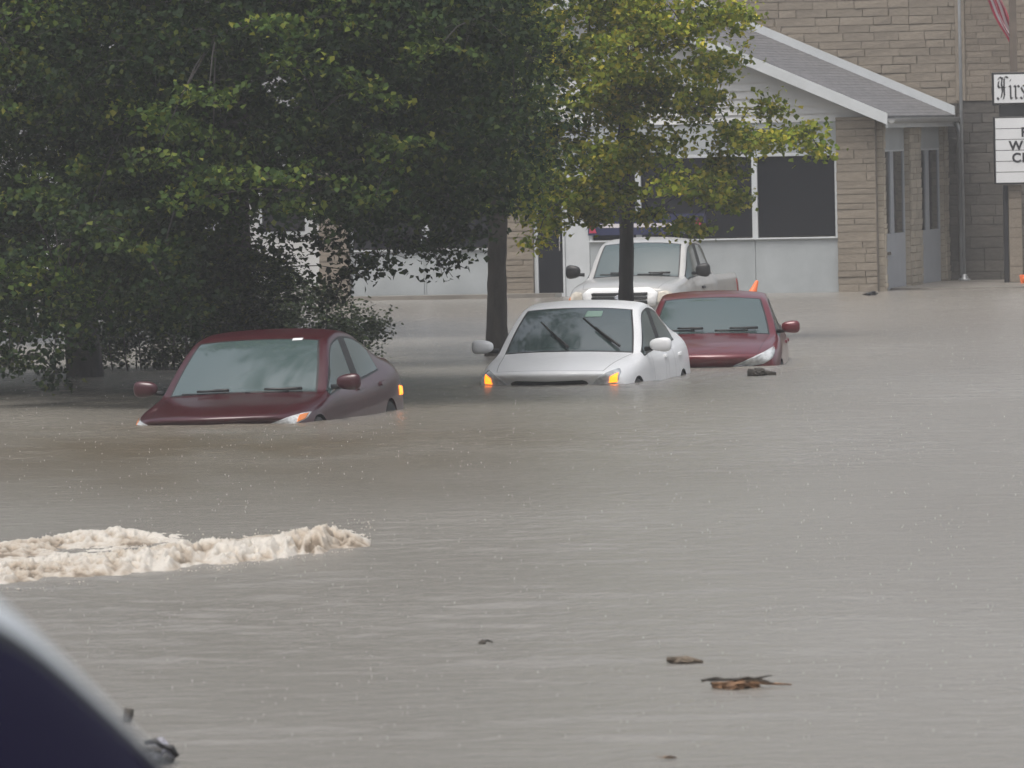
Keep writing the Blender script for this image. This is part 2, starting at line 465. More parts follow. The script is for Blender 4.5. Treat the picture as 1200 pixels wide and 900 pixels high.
STONES = []
def stone_mesh(seed):
    rg = random.Random(seed); bm = bmesh.new()
    v, f = box_data(0, 1, -1, 0, 0, 1)
    vs = []
    for p in v:
        q = list(p)
        if q[1] < -0.5: q[1] += rg.uniform(-0.25, 0.3)
        q[0] += rg.uniform(-0.012, 0.012); q[2] += rg.uniform(-0.03, 0.03)
        vs.append(bm.verts.new(q))
    for q in f: bm.faces.new([vs[i] for i in q])
    bm.edges.ensure_lookup_table()
    front = [e for e in bm.edges if all(w.co.y < -0.5 for w in e.verts)]
    bmesh.ops.bevel(bm, geom=front, offset=0.05, segments=1, affect='EDGES')
    me = bpy.data.meshes.new('stone'); bm.to_mesh(me); bm.free()
    return me
_stone_cache = {}
def stone_wall(parent, origin, axis, length, z0, z1, m, hs=(0.11, 0.2), ws=(0.4, 0.95), depth=0.035, joint=0.012, name='stone', seed=1, fill=None):
    """courses of separate stones laid on a plane; axis = local direction (x or y) as angle"""
    rg = random.Random(seed)
    key = m.name
    if key not in _stone_cache:
        _stone_cache[key] = [stone_mesh(s) for s in range(6)]
        for me in _stone_cache[key]: me.materials.append(m)
    z = z0; cnt = 0
    while z < z1 - 0.03:
        h = min(rg.uniform(*hs), z1 - z)
        if z1 - z - h < 0.05: h = z1 - z
        x = -rg.uniform(0, ws[0]) if length > 1.2 else 0.0
        while x < length - 0.02:
            w = rg.uniform(*ws)
            a = max(x, 0.0); b = min(x + w, length)
            if length - b < 0.12: b = length
            if b - a > 0.04:
                o = bpy.data.objects.new(name, rg.choice(_stone_cache[key])); COL.objects.link(o); o.parent = parent
                ca, sa = math.cos(axis), math.sin(axis)
                o.location = (origin[0] + ca * (a + joint / 2), origin[1] + sa * (a + joint / 2), z + joint / 2)
                o.rotation_euler = (0, 0, axis)
                o.scale = (b - a - joint, depth * rg.uniform(0.6, 1.25), h - joint)
                cnt += 1
            x = b if b == length else x + w
        z += h
    return cnt

hall = empty('gabled_hall', (BO.x, BO.y, 0), -BA,
             'low white gabled building with dark shop windows, stone corner pier and grey shingle roof', 'building')
uL = -10.1
EAVE = 3.17; TANP = 0.437; UC = uL / 2; RZ = EAVE + 5.05 * TANP
# core walls
core = [(uL + .02, .10, -.6), (-.02, .10, -.6), (-.02, 7.6, -.6), (uL + .02, 7.6, -.6)]
cv = core + [(x, y, EAVE - .06) for x, y, z in core] + [(UC, .10, RZ - .1), (UC, 7.6, RZ - .1)]
cf = [(0, 1, 5, 4), (1, 2, 6, 5), (2, 3, 7, 6), (3, 0, 4, 7), (4, 5, 8), (7, 9, 6), (4, 8, 9, 7), (5, 6, 9, 8)]
mesh('wall', cv, cf, M['mortar'], hall)
# front: base panels, windows, head panels
u_pier = fac(983, 300)[0]; u_mul = fac(884.5, 240)[0]
z_sill = fac(930, 278)[1]; z_head = fac(930, 183)[1]; z_bl = fac(930, 141)[1]
u_p2a, u_p2b = fac(594, 320)[0], fac(627, 320)[0]
u_d1, u_d2 = fac(663, 320)[0], fac(692, 320)[0]
u_w = fac(812, 240)[0]; u_w0 = fac(748, 240)[0]
def front_panel(u0, u1, z0, z1, m=M['panel'], name='panel', y0=-.02):
    return box(name, u0 + .003, u1 - .003, y0, .12, z0, z1, m, hall, 0.006)
segs = [(u_d2, u_w0), (u_w0, u_mul), (u_mul, u_pier)]
for a, b in segs:
    front_panel(a, b, -.5, z_sill - .03)
    front_panel(a, b, z_head + .06, z_bl - .03)
    w = empty('window', (0, 0, 0)); w.parent = hall
    box('pane', a + .06, b - .05, .02, .06, z_sill + .02, z_head, M['shop_glass'], w)
    box('frame', a, a + .055, -.035, .11, z_sill, z_head + .06, M['trim'], w, .004)
    box('frame', b - .045, b, -.035, .11, z_sill, z_head + .06, M['trim'], w, .004)
    box('frame', a + .056, b - .046, -.035, .11, z_head + .002, z_head + .06, M['trim'], w, .004)
    box('sill', a, b, -.07, .11, z_sill - .03, z_sill - .002, M['trim'], w, .004)
# left bays: low white panels, a window strip above
z_lsill = fac(500, 292)[1]
ul = [uL + .55, uL + 1.9, fac(500, 320)[0], u_p2a]
for a, b in zip(ul[:-1], ul[1:]):
    front_panel(a, b, -.5, z_lsill - .03)
    front_panel(a, b, z_head + .06, z_bl - .03)
    w = empty('window', (0, 0, 0)); w.parent = hall
    box('pane', a + .06, b - .05, .02, .06, z_lsill + .02, z_head, M['shop_glass'], w)
    box('frame', a, a + .055, -.035, .11, z_lsill, z_head + .06, M['trim'], w, .004)
    box('frame', b - .045, b, -.035, .11, z_lsill, z_head + .06, M['trim'], w, .004)
    box('sill', a, b, -.07, .11, z_lsill - .03, z_lsill - .002, M['trim'], w, .004)
# front door beside the left pier
dr = empty('door'); dr.parent = hall
zd = fac(640, 345)[1]; zt = fac(640, 205)[1]
box('frame', u_p2b, u_p2b + .07, -.05, .1, -.5, zt, M['trim'], dr, .004)
box('frame', u_d1 - .04, u_d1, -.05, .1, -.5, zt, M['trim'], dr, .004)
box('frame', u_p2b + .071, u_d1 - .041, -.05, .1, zt - .08, zt, M['trim'], dr, .004)
box('kick_panel', u_p2b + .071, u_d1 - .041, -.02, .09, -.5, zd + .02, M['trim'], dr, .004)
box('pane', u_p2b + .071, u_d1 - .041, .0, .05, zd + .021, zt - .081, M['shop_glass'], dr)
tube('handle', [(u_d1 - .09, -.03, zd + .75), (u_d1 - .09, -.075, zd + .8), (u_d1 - .09, -.075, zd + 1.05), (u_d1 - .09, -.03, zd + 1.1)], .012, M['chrome'], dr, 6)
front_panel(u_d1, u_d2, -.5, zt, M['trim'])
front_panel(u_p2b, u_d2, zt + .01, z_bl - .03)
# stone piers of the front
for nm, a, b in (('stone_pier', u_pier, 0.0), ('stone_pier', u_p2a, u_p2b), ('stone_pier', uL, uL + .55)):
    p = box(nm, a + .004, b - .004, -.10, .12, -.5, EAVE - .08, M['mortar'], hall)
    stone_wall(p, (a, -.10), 0.0, b - a, -.1, EAVE - .08, M['stone'], (.09, .17), (.3, .8), .03, .010, 'stone', 31)
# banner in the window behind the pickup
bu0, bz0 = fac(690, 276); bu1, bz1 = fac(828, 254)
bn = empty('banner', (0, 0, 0))
bn.location = hall.matrix_basis @ Vector((bu0, -.075, bz0)); bn.rotation_euler = (0, 0, -BA)
tag(bn, 'dark blue banner with white line and red triangle across shop window above pickup', 'banner')
bw, bh = bu1 - bu0, .36
box('cloth', 0, bw, 0, .012, 0, bh, M['flag_blue'], bn)
box('stripe', .2, bw - .35, -.006, -.001, .13, .20, M['flag_white'], bn)
mesh('triangle', [(bw - .30, -.004, .04), (bw - .03, -.004, .04), (bw - .12, -.004, .30)], [(0, 1, 2)], M['flag_red'], bn)
mesh('triangle', [(bw - .2, -.007, .03), (bw - .01, -.007, .03), (bw - .08, -.007, .16)], [(0, 1, 2)], M['flag_white'], bn)
mesh('triangle', [(.02, -.004, .04), (.16, -.004, .04), (.06, -.004, .30)], [(0, 1, 2)], M['flag_red'], bn)
# gable siding, one board per course
gz = z_bl - .03
k = 0
def half_at(z): return max(0.0, 5.05 - max(0, z - EAVE) / TANP)
while gz < RZ - .15:
    h = .145
    z1 = min(gz + h, RZ - .12)
    a0, a1 = half_at(gz) - .02, max(half_at(z1) - .02, .02)
    lo = -.045; hi = -.005
    vv = [(UC - a0, lo, gz), (UC + a0, lo, gz), (UC + a1, hi, z1), (UC - a1, hi, z1),
          (UC - a0, .09, gz), (UC + a0, .09, gz), (UC + a1, .09, z1), (UC - a1, .09, z1)]
    mesh('siding_board', vv, [(0, 1, 2, 3), (4, 7, 6, 5), (0, 4, 5, 1), (3, 2, 6, 7), (1, 5, 6, 2), (0, 3, 7, 4)], M['siding'], hall)
    gz += h - .003
# roof: deck and separate shingle courses, rakes, gutter
roof = empty('roof'); roof.parent = hall
v0, v1 = -.42, 7.62
for sgn in (1, -1):
    e0, ez = 5.05 + .28, EAVE - .28 * TANP
    def rp(t, y, lift=0.0):                       # t=0 eave .. 1 ridge
        return (UC + sgn * e0 * (1 - t) , y, ez + .04 + t * (RZ + .0 - ez) + lift)
    q = [rp(0, v0), rp(0, v1), rp(1, v1), rp(1, v0)]
    q2 = [(x, y, z - .09) for x, y, z in q]
    f = [(0, 1, 2, 3), (7, 6, 5, 4), (0, 4, 5, 1), (1, 5, 6, 2), (2, 6, 7, 3), (3, 7, 4, 0)]
    mesh('deck', q + q2, f, M['shingle'], roof)
    nc = 44
    for c in range(nc):
        t0, t1 = c / nc, min(1, (c + 1.15) / nc)
        q = [rp(t0, v0 + .01, .012), rp(t0, v1 - .01, .012), rp(t1, v1 - .01, .006), rp(t1, v0 + .01, .006)]
        q2 = [rp(t0, v0 + .01, .003), rp(t0, v1 - .01, .003), rp(t1, v1 - .01, .002), rp(t1, v0 + .01, .002)]
        mesh('shingle_course', q + q2, f, M['shingle'], roof)
    for y0, y1, wd in ((v0 - .05, v0 - .002, .20), (v1 - .06, v1 + .0, .22)):
        up = .05 if y0 < 1 else .17
        q = [rp(0, y0, up), rp(1, y0, up), rp(1, y0, up - wd), rp(0, y0, up - wd)]
        q2 = [(x, y1, z) for x, y, z in q]
        mesh('rake_board', q + q2, [(0, 1, 2, 3), (7, 6, 5, 4), (0, 4, 5, 1), (1, 5, 6, 2), (2, 6, 7, 3), (3, 7, 4, 0)], M['trim'], roof)
    gxx = UC + sgn * (e0 + .07)
    V, Fq = [], []
    for y in (v0, v1 - .08):
        for k in range(7):
            th = math.pi * k / 6
            V.append((gxx - .07 * math.cos(th), y, ez + .0 - .085 * math.sin(th)))
    Fq = [(k, k + 1, k + 8, k + 7) for k in range(6)]
    V += [(x, y, z + .006) for x, y, z in V[:7]] + []
    mesh('gutter', V[:14], Fq, M['gutter'], roof)
    box('gutter_lip', gxx + sgn * .068, gxx + sgn * .082, v0, v1 - .08, ez - .012, ez + .012, M['gutter'], roof)
    box('fascia', UC + sgn * (e0 - .04), UC + sgn * (e0 - .001), v0 + .001, v1 - .07, ez - .16, ez - .06, M['trim'], roof)
# side wall with two doors between stone pilasters
vs_ = [sid(x, 250)[0] for x in (1031, 1060, 1073, 1101, 1116)]
zt_ = 2.46
def side_box(name, a, b, u0, u1, z0, z1, m, parent, bev=.004): return box(name, u0, u1, a, b, z0, z1, m, parent, bev)
for a, b in ((0.12, vs_[0]), (vs_[1], vs_[2]), (vs_[3], vs_[4])):
    p = box('stone_pilaster', -.05, .10, a, b - .004, -.5, EAVE - .12, M['mortar'], hall)
    stone_wall(p, (.10, a), math.pi / 2, b - a, -.05, EAVE - .12, M['stone_pilaster'], (.09, .16), (.25, .6), .03, .010, 'stone', int(a * 10) + 3)
    stone_wall(p, (-.02, a), 0.0, .12, -.05, EAVE - .12, M['stone_pilaster'], (.09, .16), (.25, .6), .02, .010, 'stone', int(a * 10) + 9)
for a, b in ((vs_[0], vs_[1]), (vs_[2], vs_[3])):
    dd = empty('door'); dd.parent = hall
    side_box('head_panel', a + .003, b - .006, -.05, .015, zt_ + .03, EAVE - .14, M['panel'], dd)
    side_box('door_leaf', a + .003, b - .006, -.05, .012, -.1, 1.0, M['panel_grey'], dd)
    w = (b - a)
    side_box('stile', a + .003, a + .10, -.05, .013, 1.001, zt_, M['panel_grey'], dd)
    side_box('stile', b - .10, b - .006, -.05, .013, 1.001, zt_, M['panel_grey'], dd)
    side_box('stile', a + w * .42, a + w * .55, -.05, .013, 1.001, zt_, M['panel_grey'], dd)
    side_box('pane', a + .101, a + w * .42 - .001, -.05, -.01, 1.001, zt_, M['shop_glass'], dd)
    side_box('pane', a + w * .55 + .001, b - .101, -.05, -.01, 1.001, zt_, M['shop_glass'], dd)
    side_box('rail', a + .003, b - .006, -.05, .016, zt_ + .001, zt_ + .029, M['trim'], dd)
dd = [c for c in hall.children if c.name.startswith('door')][1]
side_box('push_plate', vs_[0] + .35, vs_[0] + 1.0, .014, .035, .62, .68, M['chrome'], dd)
side_box('lock', vs_[0] + .12, vs_[0] + .3, .014, .05, 1.03, 1.14, M['chrome'], dd)
# downpipe
dv = sid(1131, 250, .15)[0]
tube('downpipe', [(.34, 7.30, EAVE - .22), (.40, 7.34, EAVE - .40), (.40, 7.36, .14), (.48, 7.30, .07)], .05, M['gutter'], hall, 8)

# ------------------------------------------------------------------ tall stone building behind
tall = empty('stone_building', hall.matrix_basis @ Vector((0, 7.7, 0)), -BA,
             'tall tan stone building rising behind the gabled roof, dark stone at its foot', 'building')
def tl(px, py):
    u, z = fac(px, py, 7.7); return u, z
uc = tl(1127, 100)[0]; ua = tl(838, 20)[0]; ur = tl(1240, 100)[0]; zb = tl(1150, 118)[1]; ztop = tl(1000, -60)[1]
zc0 = 3.3
box('wall', ua - 2.0, ur + 3, .06, 9, -.3, ztop + 2.0, M['mortar'], tall)
w1 = box('upper_wall', ua, uc - .003, .03, .07, zc0, ztop, M['mortar'], tall)
c1 = stone_wall(w1, (ua, .03), 0.0, uc - ua, zc0, ztop, M['stone'], (.11, .165), (.32, .8), .03, .012, 'stone', 5)
w2 = box('pale_wall', uc + .003, ur + .4, .0, .07, zb, ztop, M['mortar'], tall)
c2 = stone_wall(w2, (uc, .0), 0.0, ur - uc, zb, ztop, M['stone_pale'], (.10, .13), (.28, .48), .02, .010, 'stone', 6)
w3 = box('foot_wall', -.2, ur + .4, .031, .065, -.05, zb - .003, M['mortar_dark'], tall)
c3 = stone_wall(w3, (-.2, .03), 0.0, ur + .2, 0.02, zb - .003, M['stone_dark'], (.15, .23), (.4, .9), .03, .012, 'stone', 8)  # darker stones along the foot of the wall
box('quoin_strip', uc - .10, uc + .08, -.06, .028, zb + .003, ztop, M['stone'], tall, .01)
print('stones', c1, c2, c3)

# pavement strips along the building
def local_slab(name, pts, z0, z1, m, base):
    n = len(pts)
    q = [base @ Vector((u, v, z1)) for u, v in pts] + [base @ Vector((u, v, z0)) for u, v in pts]
    f = [tuple(range(n)), tuple(reversed(range(n, 2 * n)))] + [(i, i + n, (i + 1) % n + n, (i + 1) % n) for i in range(n)]
    return tag(mesh(name, q, f, m), kind='structure')
HB = hall.matrix_basis.copy()
local_slab('pavement', [(.02, 1.2), (.9, .5), (14, .9), (14, 7.62), (.02, 7.62)], -.4, .035, M['pavement'], HB)
local_slab('kerb', [(uL - 6, -.75), (u_p2b + .5, -.75), (u_p2b + .5, -.11), (uL - 6, -.11)], -.4, .07, M['pavement'], HB)

# ------------------------------------------------------------------ flagpole and flag
fp = HB @ Vector((tl(1131, 100)[0], 7.15, 0))
pole = empty('flagpole', (fp.x, fp.y, .035), 0, 'thin grey metal flagpole at the stone corner beside the downpipe', 'pole')
tube('shaft', [(0, 0, 0), (0, 0, 9.2)], [.035, .028], M['pipe'], pole, 8)
lathe('base_plate', [(.0, 0), (.11, 0), (.11, .03), (.05, .05), (.05, .12), (.03, .12)], M['pipe'], pole, 12)
tube('bracket', [(0, 0, 6.4), (.05, .18, 6.4), (.05, .5, 6.4)], .015, M['pipe'], pole, 6)
# flag: bunched stripes hanging from its corner
d_f = fp.y - .05
hoist = at(1131, -62, d_f); tipp = at(1183, 50, d_f)
NS, NT = 13, 36
flag = empty('flag', at(1131, -62, d_f), 0, 'red and white striped national flag hanging limp from the thin pole', 'flag')
def flag_pt(s, t):
    # s across the stripes, t from the pole to the fly end; hangs in folds
    c = Vector((.82 * t, 0, -1.45 * t - .25 * t * t))
    w0 = Vector((0, 0, -.95)); w1 = Vector((-.17, 0, -.12))
    k = min(1, t * 1.5); w = w0.lerp(w1, k * k * (3 - 2 * k))
    f = (s - .5) + .16 * k * math.sin(4 * math.pi * s + .8)
    y = -.12 + .07 * math.sin(4 * math.pi * s + 2.3) * k + .04 * math.sin(6 * t + 4 * s)
    return c + w * f + Vector((.03 + .03 * math.sin(11 * t + 3 * s) * t, y, 0))
def flag_piece(name, s0, s1, t0, t1, m):
    V, Fq = [], []
    a, b = 4, 40
    for i in range(b + 1):
        for j in range(a + 1):
            V.append(flag_pt(s0 + (s1 - s0) * j / a, t0 + (t1 - t0) * i / b))
    Fq = [(i * (a + 1) + j, i * (a + 1) + j + 1, (i + 1) * (a + 1) + j + 1, (i + 1) * (a + 1) + j) for i in range(b) for j in range(a)]
    return mesh(name, V, Fq, m, flag, True)
for i in range(13):
    flag_piece('stripe', i / 13, (i + 1) / 13, .40 if i < 7 else 0, 1, M['flag_red'] if i % 2 == 0 else M['flag_white'])
flag_piece('canton', 0, 7 / 13, 0, .40, M['flag_blue'])

# ------------------------------------------------------------------ church-style sign boards on a pillar
SD = BO.y + 4.0
def sg(px, py): return at(px, py, SD)
sb = sg(1191, 331)
sign = empty('sign_board', (sb.x, sb.y, .035), 0, 'black framed white sign with blackletter First above a slatted letter board', 'sign')
def loc(p): return Vector((p.x - sb.x, p.y - sb.y, p.z - .035))
pz = loc(sg(1191, 217)).z
pier = box('pillar', -.11, .13, .12, .34, 0, pz, M['mortar'], sign)
stone_wall(pier, (-.11, .12), 0, .24, 0, pz, M['stone_pale'], (.13, .2), (.3, .5), .02, .01, 'stone', 14)
box('strip', -.20, -.12, .15, .3, 0, pz, M['dark_metal'], sign)
box('post', -.03, .10, .16, .30, loc(sg(1191, 84)).z, loc(sg(1191, -70)).z, M['sign_brown'], sign)
def board(name, x0, y0, y1, width):
    a, b = loc(sg(x0, y1)), loc(sg(x0, y0))
    e = box(name, a.x, a.x + width, -.02, .14, a.z, b.z, M['black'], sign, .01)
    return a.x, a.z, b.z, e
x0, z0, z1, e1 = board('name_panel', 1163, 85, 123.5, 2.6)
f1 = box('face', x0 + .035, x0 + 2.565, -.032, -.021, z0 + .04, z1 - .04, M['sign_white'], sign)
xm, zm0, zm1, e2 = board('letter_panel', 1165.5, 137, 216, 2.5)
nr = 6; hh = (zm1 - zm0 - .04) / nr
for i in range(nr):
    box('slat', xm + .03, xm + 2.47, -.034, -.0205, zm0 + .02 + i * hh + .006, zm0 + .02 + (i + 1) * hh - .006, M['sign_white'], sign)
box('neck', -.25, .35, .02, .12, zm1 + .002, z0 - .002, M['dark_metal'], sign)
# blackletter word, cut from broad-nib strokes
def nib(strokes, name, ox, oz, sc, y, m, parent, w=.10):
    V, Fq = [], []
    nv = Vector((math.cos(R(38)), 0, math.sin(R(38)))) * w * sc
    for st in strokes:
        b0 = len(V)
        for (px, pz) in st:
            p = Vector((ox + px * sc * .66, y, oz + pz * sc))
            V += [p - nv * .5 + Vector((0, 0, 0)), p + nv * .5]
        for i in range(len(st) - 1):
            Fq.append((b0 + 2 * i, b0 + 2 * i + 1, b0 + 2 * i + 3, b0 + 2 * i + 2))
    V += [v + Vector((0, .004, 0)) for v in V]
    return mesh(name, V, Fq, m, parent)
capF = [[(.02, .86), (.12, .98), (.30, .92), (.50, 1.0), (.66, .94)], [(.30, .95), (.24, .7), (.30, .4), (.22, .12), (.05, .02), (-.04, .12)],
        [(.42, .92), (.40, .55), (.42, .2), (.34, .04)], [(.10, .52), (.28, .56), (.46, .52), (.60, .58)], [(.06, .80), (.02, .62), (.10, .52)]]
li = [[(.0, .56), (.06, .62), (.12, .54), (.12, .12), (.18, .04), (.26, .12)], [(.08, .80), (.15, .88)]]
lr = [[(.0, .56), (.06, .62), (.12, .54), (.12, .12), (.18, .04), (.24, .10)], [(.14, .52), (.26, .62), (.36, .54)]]
ls = [[(.32, .56), (.20, .62), (.06, .52), (.14, .40), (.28, .28), (.24, .10), (.12, .04), (.0, .12)]]
lt = [[(.12, .80), (.12, .14), (.20, .04), (.30, .12)], [(.0, .58), (.14, .60), (.28, .58)]]
lsz = (z1 - z0) * .72; cx = x0 + .10; cz = z0 + .09
for st, adv in ((capF, .70), (li, .32), (lr, .42), (ls, .40), (lt, .4)):
    nib(st, 'letter', cx, cz, lsz, -.038, M['letter'], sign, .085)
    cx += adv * lsz * .66
def text_mesh(s, x, z, h, y):
    c = bpy.data.curves.new('letter', 'FONT'); c.body = s; c.size = h * 1.38; c.offset = .008; c.space_character = 1.12
    o = bpy.data.objects.new('letter', c); COL.objects.link(o)
    dg = bpy.context.evaluated_depsgraph_get()
    me = bpy.data.meshes.new_from_object(o.evaluated_get(dg))
    bpy.data.objects.remove(o)
    me.transform(Matrix.Translation((x, y, z)) @ Matrix.Rotation(math.pi / 2, 4, 'X'))
    o = link('letter', me, M['letter'], sign); return o
rowz = lambda i: zm0 + .02 + (nr - 1 - i) * hh
for row, s, px in ((0, 'R', 1196.5), (1, 'WIT', 1182.5), (2, 'CE', 1185.5)):
    zz = loc(sg(px, (160, 176, 190)[row])).z
    text_mesh(s, loc(sg(px, 170)).x, zz, .17, -.039)

# ------------------------------------------------------------------ white house glimpsed through the dark trees
hs_o = at(250, 320, 168)
house = empty('white_house', (hs_o.x, hs_o.y, 0), R(4), 'white sided house with pale roof edge mostly hidden behind the dark trees', 'building')
hw_ = 5.2
mesh('wall', [(-hw_, 0, -.3), (hw_, 0, -.3), (hw_, 6, -.3), (-hw_, 6, -.3), (-hw_, 0, 3), (hw_, 0, 3), (hw_, 6, 3), (-hw_, 6, 3)],
     [(0, 1, 5, 4), (1, 2, 6, 5), (2, 3, 7, 6), (3, 0, 4, 7), (4, 5, 6, 7)], M['siding'], house)
mesh('roof', [(-hw_ - .4, -.5, 2.9), (hw_ + .4, -.5, 2.9), (hw_ + .4, 3, 4.7), (-hw_ - .4, 3, 4.7), (hw_ + .4, 6.5, 2.9), (-hw_ - .4, 6.5, 2.9),
              (-hw_ - .4, -.5, 3.06), (hw_ + .4, -.5, 3.06), (hw_ + .4, 3, 4.86), (-hw_ - .4, 3, 4.86), (hw_ + .4, 6.5, 3.06), (-hw_ - .4, 6.5, 3.06)],
     [(0, 1, 2, 3), (3, 2, 4, 5), (6, 9, 8, 7), (9, 11, 10, 8), (0, 6, 7, 1), (5, 4, 10, 11), (1, 7, 8, 2), (2, 8, 10, 4), (0, 3, 9, 6), (3, 5, 11, 9)], M['shingle'], house)
for x in (-3.6, -1.2, 1.4, 3.6):
    w = box('window', x - .5, x + .5, -.04, .02, 1.0, 2.3, M['trim'], house)
    box('pane', x - .42, x + .42, -.05, -.041, 1.08, 2.22, M['shop_glass'], w)
dh = box('door', -.3 - .45, .1, -.045, .02, .02, 2.1, M['panel_grey'], house)

# ------------------------------------------------------------------ cars
def patch_on(bvh, outline, origin_fn, direction, off=.004, rings=5, npts=44):
    """patch lying on a body: outline (list of 2D), origin_fn(a,b)->start point, cast along direction"""
    pts = [Vector((a, b)) for a, b in outline]
    segl = [(pts[(i + 1) % len(pts)] - pts[i]).length for i in range(len(pts))]
    tot = sum(segl); res = []
    for k in range(npts):
        d = tot * k / npts; i = 0
        while d > segl[i]: d -= segl[i]; i += 1
        res.append(pts[i].lerp(pts[(i + 1) % len(pts)], d / max(segl[i], 1e-6)))
    c = sum(res, Vector((0, 0))) / len(res)
    V, Fq = [], []
    dirv = Vector(direction).normalized(); last = None
    def cast(p):
        nonlocal last
        o = origin_fn(p.x, p.y)
        hit, nrm, _, _ = bvh.ray_cast(o, dirv)
        if hit is None:
            hit, nrm, _, _ = bvh.find_nearest(last if last is not None else o + dirv)
        if nrm.dot(dirv) > 0: nrm = -nrm
        last = hit
        return hit + nrm * off
    V.append(cast(c))
    for r in range(1, rings + 1):
        for p in res: V.append(cast(c.lerp(p, r / rings)))
    for k in range(npts):
        Fq.append((0, 1 + k, 1 + (k + 1) % npts))
        for r in range(rings - 1):
            a = 1 + r * npts
            Fq.append((a + k, a + npts + k, a + npts + (k + 1) % npts, a + (k + 1) % npts))
    # rim going back into the body
    b0 = 1 + (rings - 1) * npts; n0 = len(V)
    for k in range(npts): V.append(V[b0 + k] + dirv * (off + .02))
    for k in range(npts): Fq.append((b0 + k, n0 + k, n0 + (k + 1) % npts, b0 + (k + 1) % npts))
    return V, Fq

def lin(a, b, t): return a + (b - a) * t
SEDAN = [
 (0.00, .30, .665, .66, (.56, .65), (.66, .635), (.73, .61), (.77, .57), (.79, .46), (.77, .32), (.72, .20)),
 (0.09, .34, .755, .75, (.62, .738), (.71, .722), (.78, .69), (.82, .63), (.84, .50), (.83, .32), (.78, .18)),
 (0.42, .28, .855, .85, (.66, .835), (.75, .82), (.82, .785), (.865, .70), (.875, .52), (.87, .33), (.82, .18)),
 (0.85, .25, .925, .92, (.68, .902), (.775, .885), (.845, .85), (.885, .75), (.895, .54), (.89, .34), (.84, .18)),
 (1.20, .26, .985, .98, (.70, .955), (.765, .945), (.82, .92), (.885, .82), (.90, .56), (.895, .34), (.85, .18)),
 (1.55, .22, 1.195, 1.19, (.665, 1.155), (.73, 1.14), (.825, .95), (.885, .84), (.905, .57), (.90, .34), (.86, .18)),
 (2.00, .14, 1.425, 1.42, (.60, 1.39), (.665, 1.365), (.82, .965), (.89, .85), (.905, .58), (.90, .34), (.86, .18)),
 (2.50, .03, 1.48, 1.475, (.60, 1.445), (.66, 1.415), (.82, .98), (.89, .86), (.905, .58), (.90, .34), (.86, .18)),
 (2.60, .0, 1.48, 1.475, (.60, 1.445), (.66, 1.415), (.82, .983), (.89, .862), (.905, .58), (.90, .34), (.86, .18)),
 (3.15, -.08, 1.445, 1.44, (.575, 1.405), (.64, 1.375), (.815, 1.00), (.89, .875), (.905, .59), (.90, .35), (.86, .20)),
 (3.62, -.14, 1.285, 1.28, (.585, 1.245), (.65, 1.22), (.80, 1.015), (.885, .89), (.90, .60), (.895, .36), (.85, .22)),
 (4.02, -.16, 1.115, 1.11, (.62, 1.085), (.68, 1.075), (.775, 1.015), (.87, .90), (.885, .61), (.88, .38), (.83, .24)),
 (4.46, -.22, 1.075, 1.07, (.62, 1.05), (.68, 1.04), (.75, .99), (.83, .89), (.86, .62), (.85, .40), (.80, .28)),
 (4.58, -.24, .985, .98, (.58, .965), (.65, .955), (.70, .92), (.77, .85), (.82, .62), (.80, .42), (.75, .32)),
 (4.60, -.24, .62, .62, (.56, .62), (.62, .61), (.67, .60), (.74, .58), (.78, .5), (.76, .44), (.72, .36)),
]
PICKUP = [
 (0.00, .10, .80, .80, (.58, .79), (.67, .785), (.75, .77), (.80, .73), (.82, .62), (.82, .50), (.78, .42)),
 (0.04, .12, 1.03, 1.025, (.62, 1.01), (.72, .99), (.79, .955), (.84, .86), (.86, .70), (.86, .50), (.82, .40)),
 (0.28, .14, 1.11, 1.10, (.66, 1.08), (.76, 1.06), (.84, 1.01), (.89, .90), (.90, .70), (.89, .50), (.84, .40)),
 (0.80, .14, 1.15, 1.14, (.68, 1.12), (.78, 1.10), (.86, 1.05), (.91, .94), (.92, .70), (.91, .50), (.86, .40)),
 (1.20, .20, 1.18, 1.17, (.72, 1.145), (.78, 1.14), (.83, 1.11), (.90, .98), (.92, .70), (.91, .50), (.86, .40)),
 (1.52, .16, 1.46, 1.455, (.69, 1.42), (.75, 1.40), (.84, 1.13), (.90, 1.0), (.92, .70), (.91, .50), (.86, .40)),
 (1.86, .10, 1.73, 1.725, (.64, 1.69), (.70, 1.665), (.84, 1.14), (.90, 1.0), (.92, .70), (.91, .50), (.86, .40)),
 (2.40, .02, 1.785, 1.78, (.63, 1.745), (.69, 1.715), (.84, 1.15), (.90, 1.0), (.92, .70), (.91, .50), (.86, .40)),
 (2.48, .0, 1.785, 1.78, (.63, 1.745), (.69, 1.715), (.84, 1.15), (.90, 1.0), (.92, .70), (.91, .50), (.86, .40)),
 (3.05, -.03, 1.765, 1.76, (.62, 1.72), (.68, 1.69), (.84, 1.15), (.90, 1.0), (.92, .70), (.91, .50), (.86, .40)),
 (3.28, -.03, 1.66, 1.655, (.62, 1.61), (.68, 1.58), (.84, 1.15), (.90, 1.0), (.92, .70), (.91, .50), (.86, .40)),
 (3.40, .0, .78, .78, (.74, .79), (.80, 1.14), (.86, 1.15), (.91, 1.05), (.92, .70), (.91, .50), (.86, .40)),
 (5.05, .0, .78, .78, (.74, .79), (.80, 1.14), (.86, 1.15), (.91, 1.05), (.92, .70), (.91, .50), (.86, .40)),
 (5.18, -.02, 1.13, 1.13, (.70, 1.13), (.78, 1.13), (.84, 1.12), (.89, 1.04), (.90, .70), (.89, .52), (.84, .44)),
 (5.22, -.02, .70, .70, (.66, .70), (.74, .70), (.80, .69), (.85, .66), (.87, .60), (.86, .54), (.80, .48)),
]

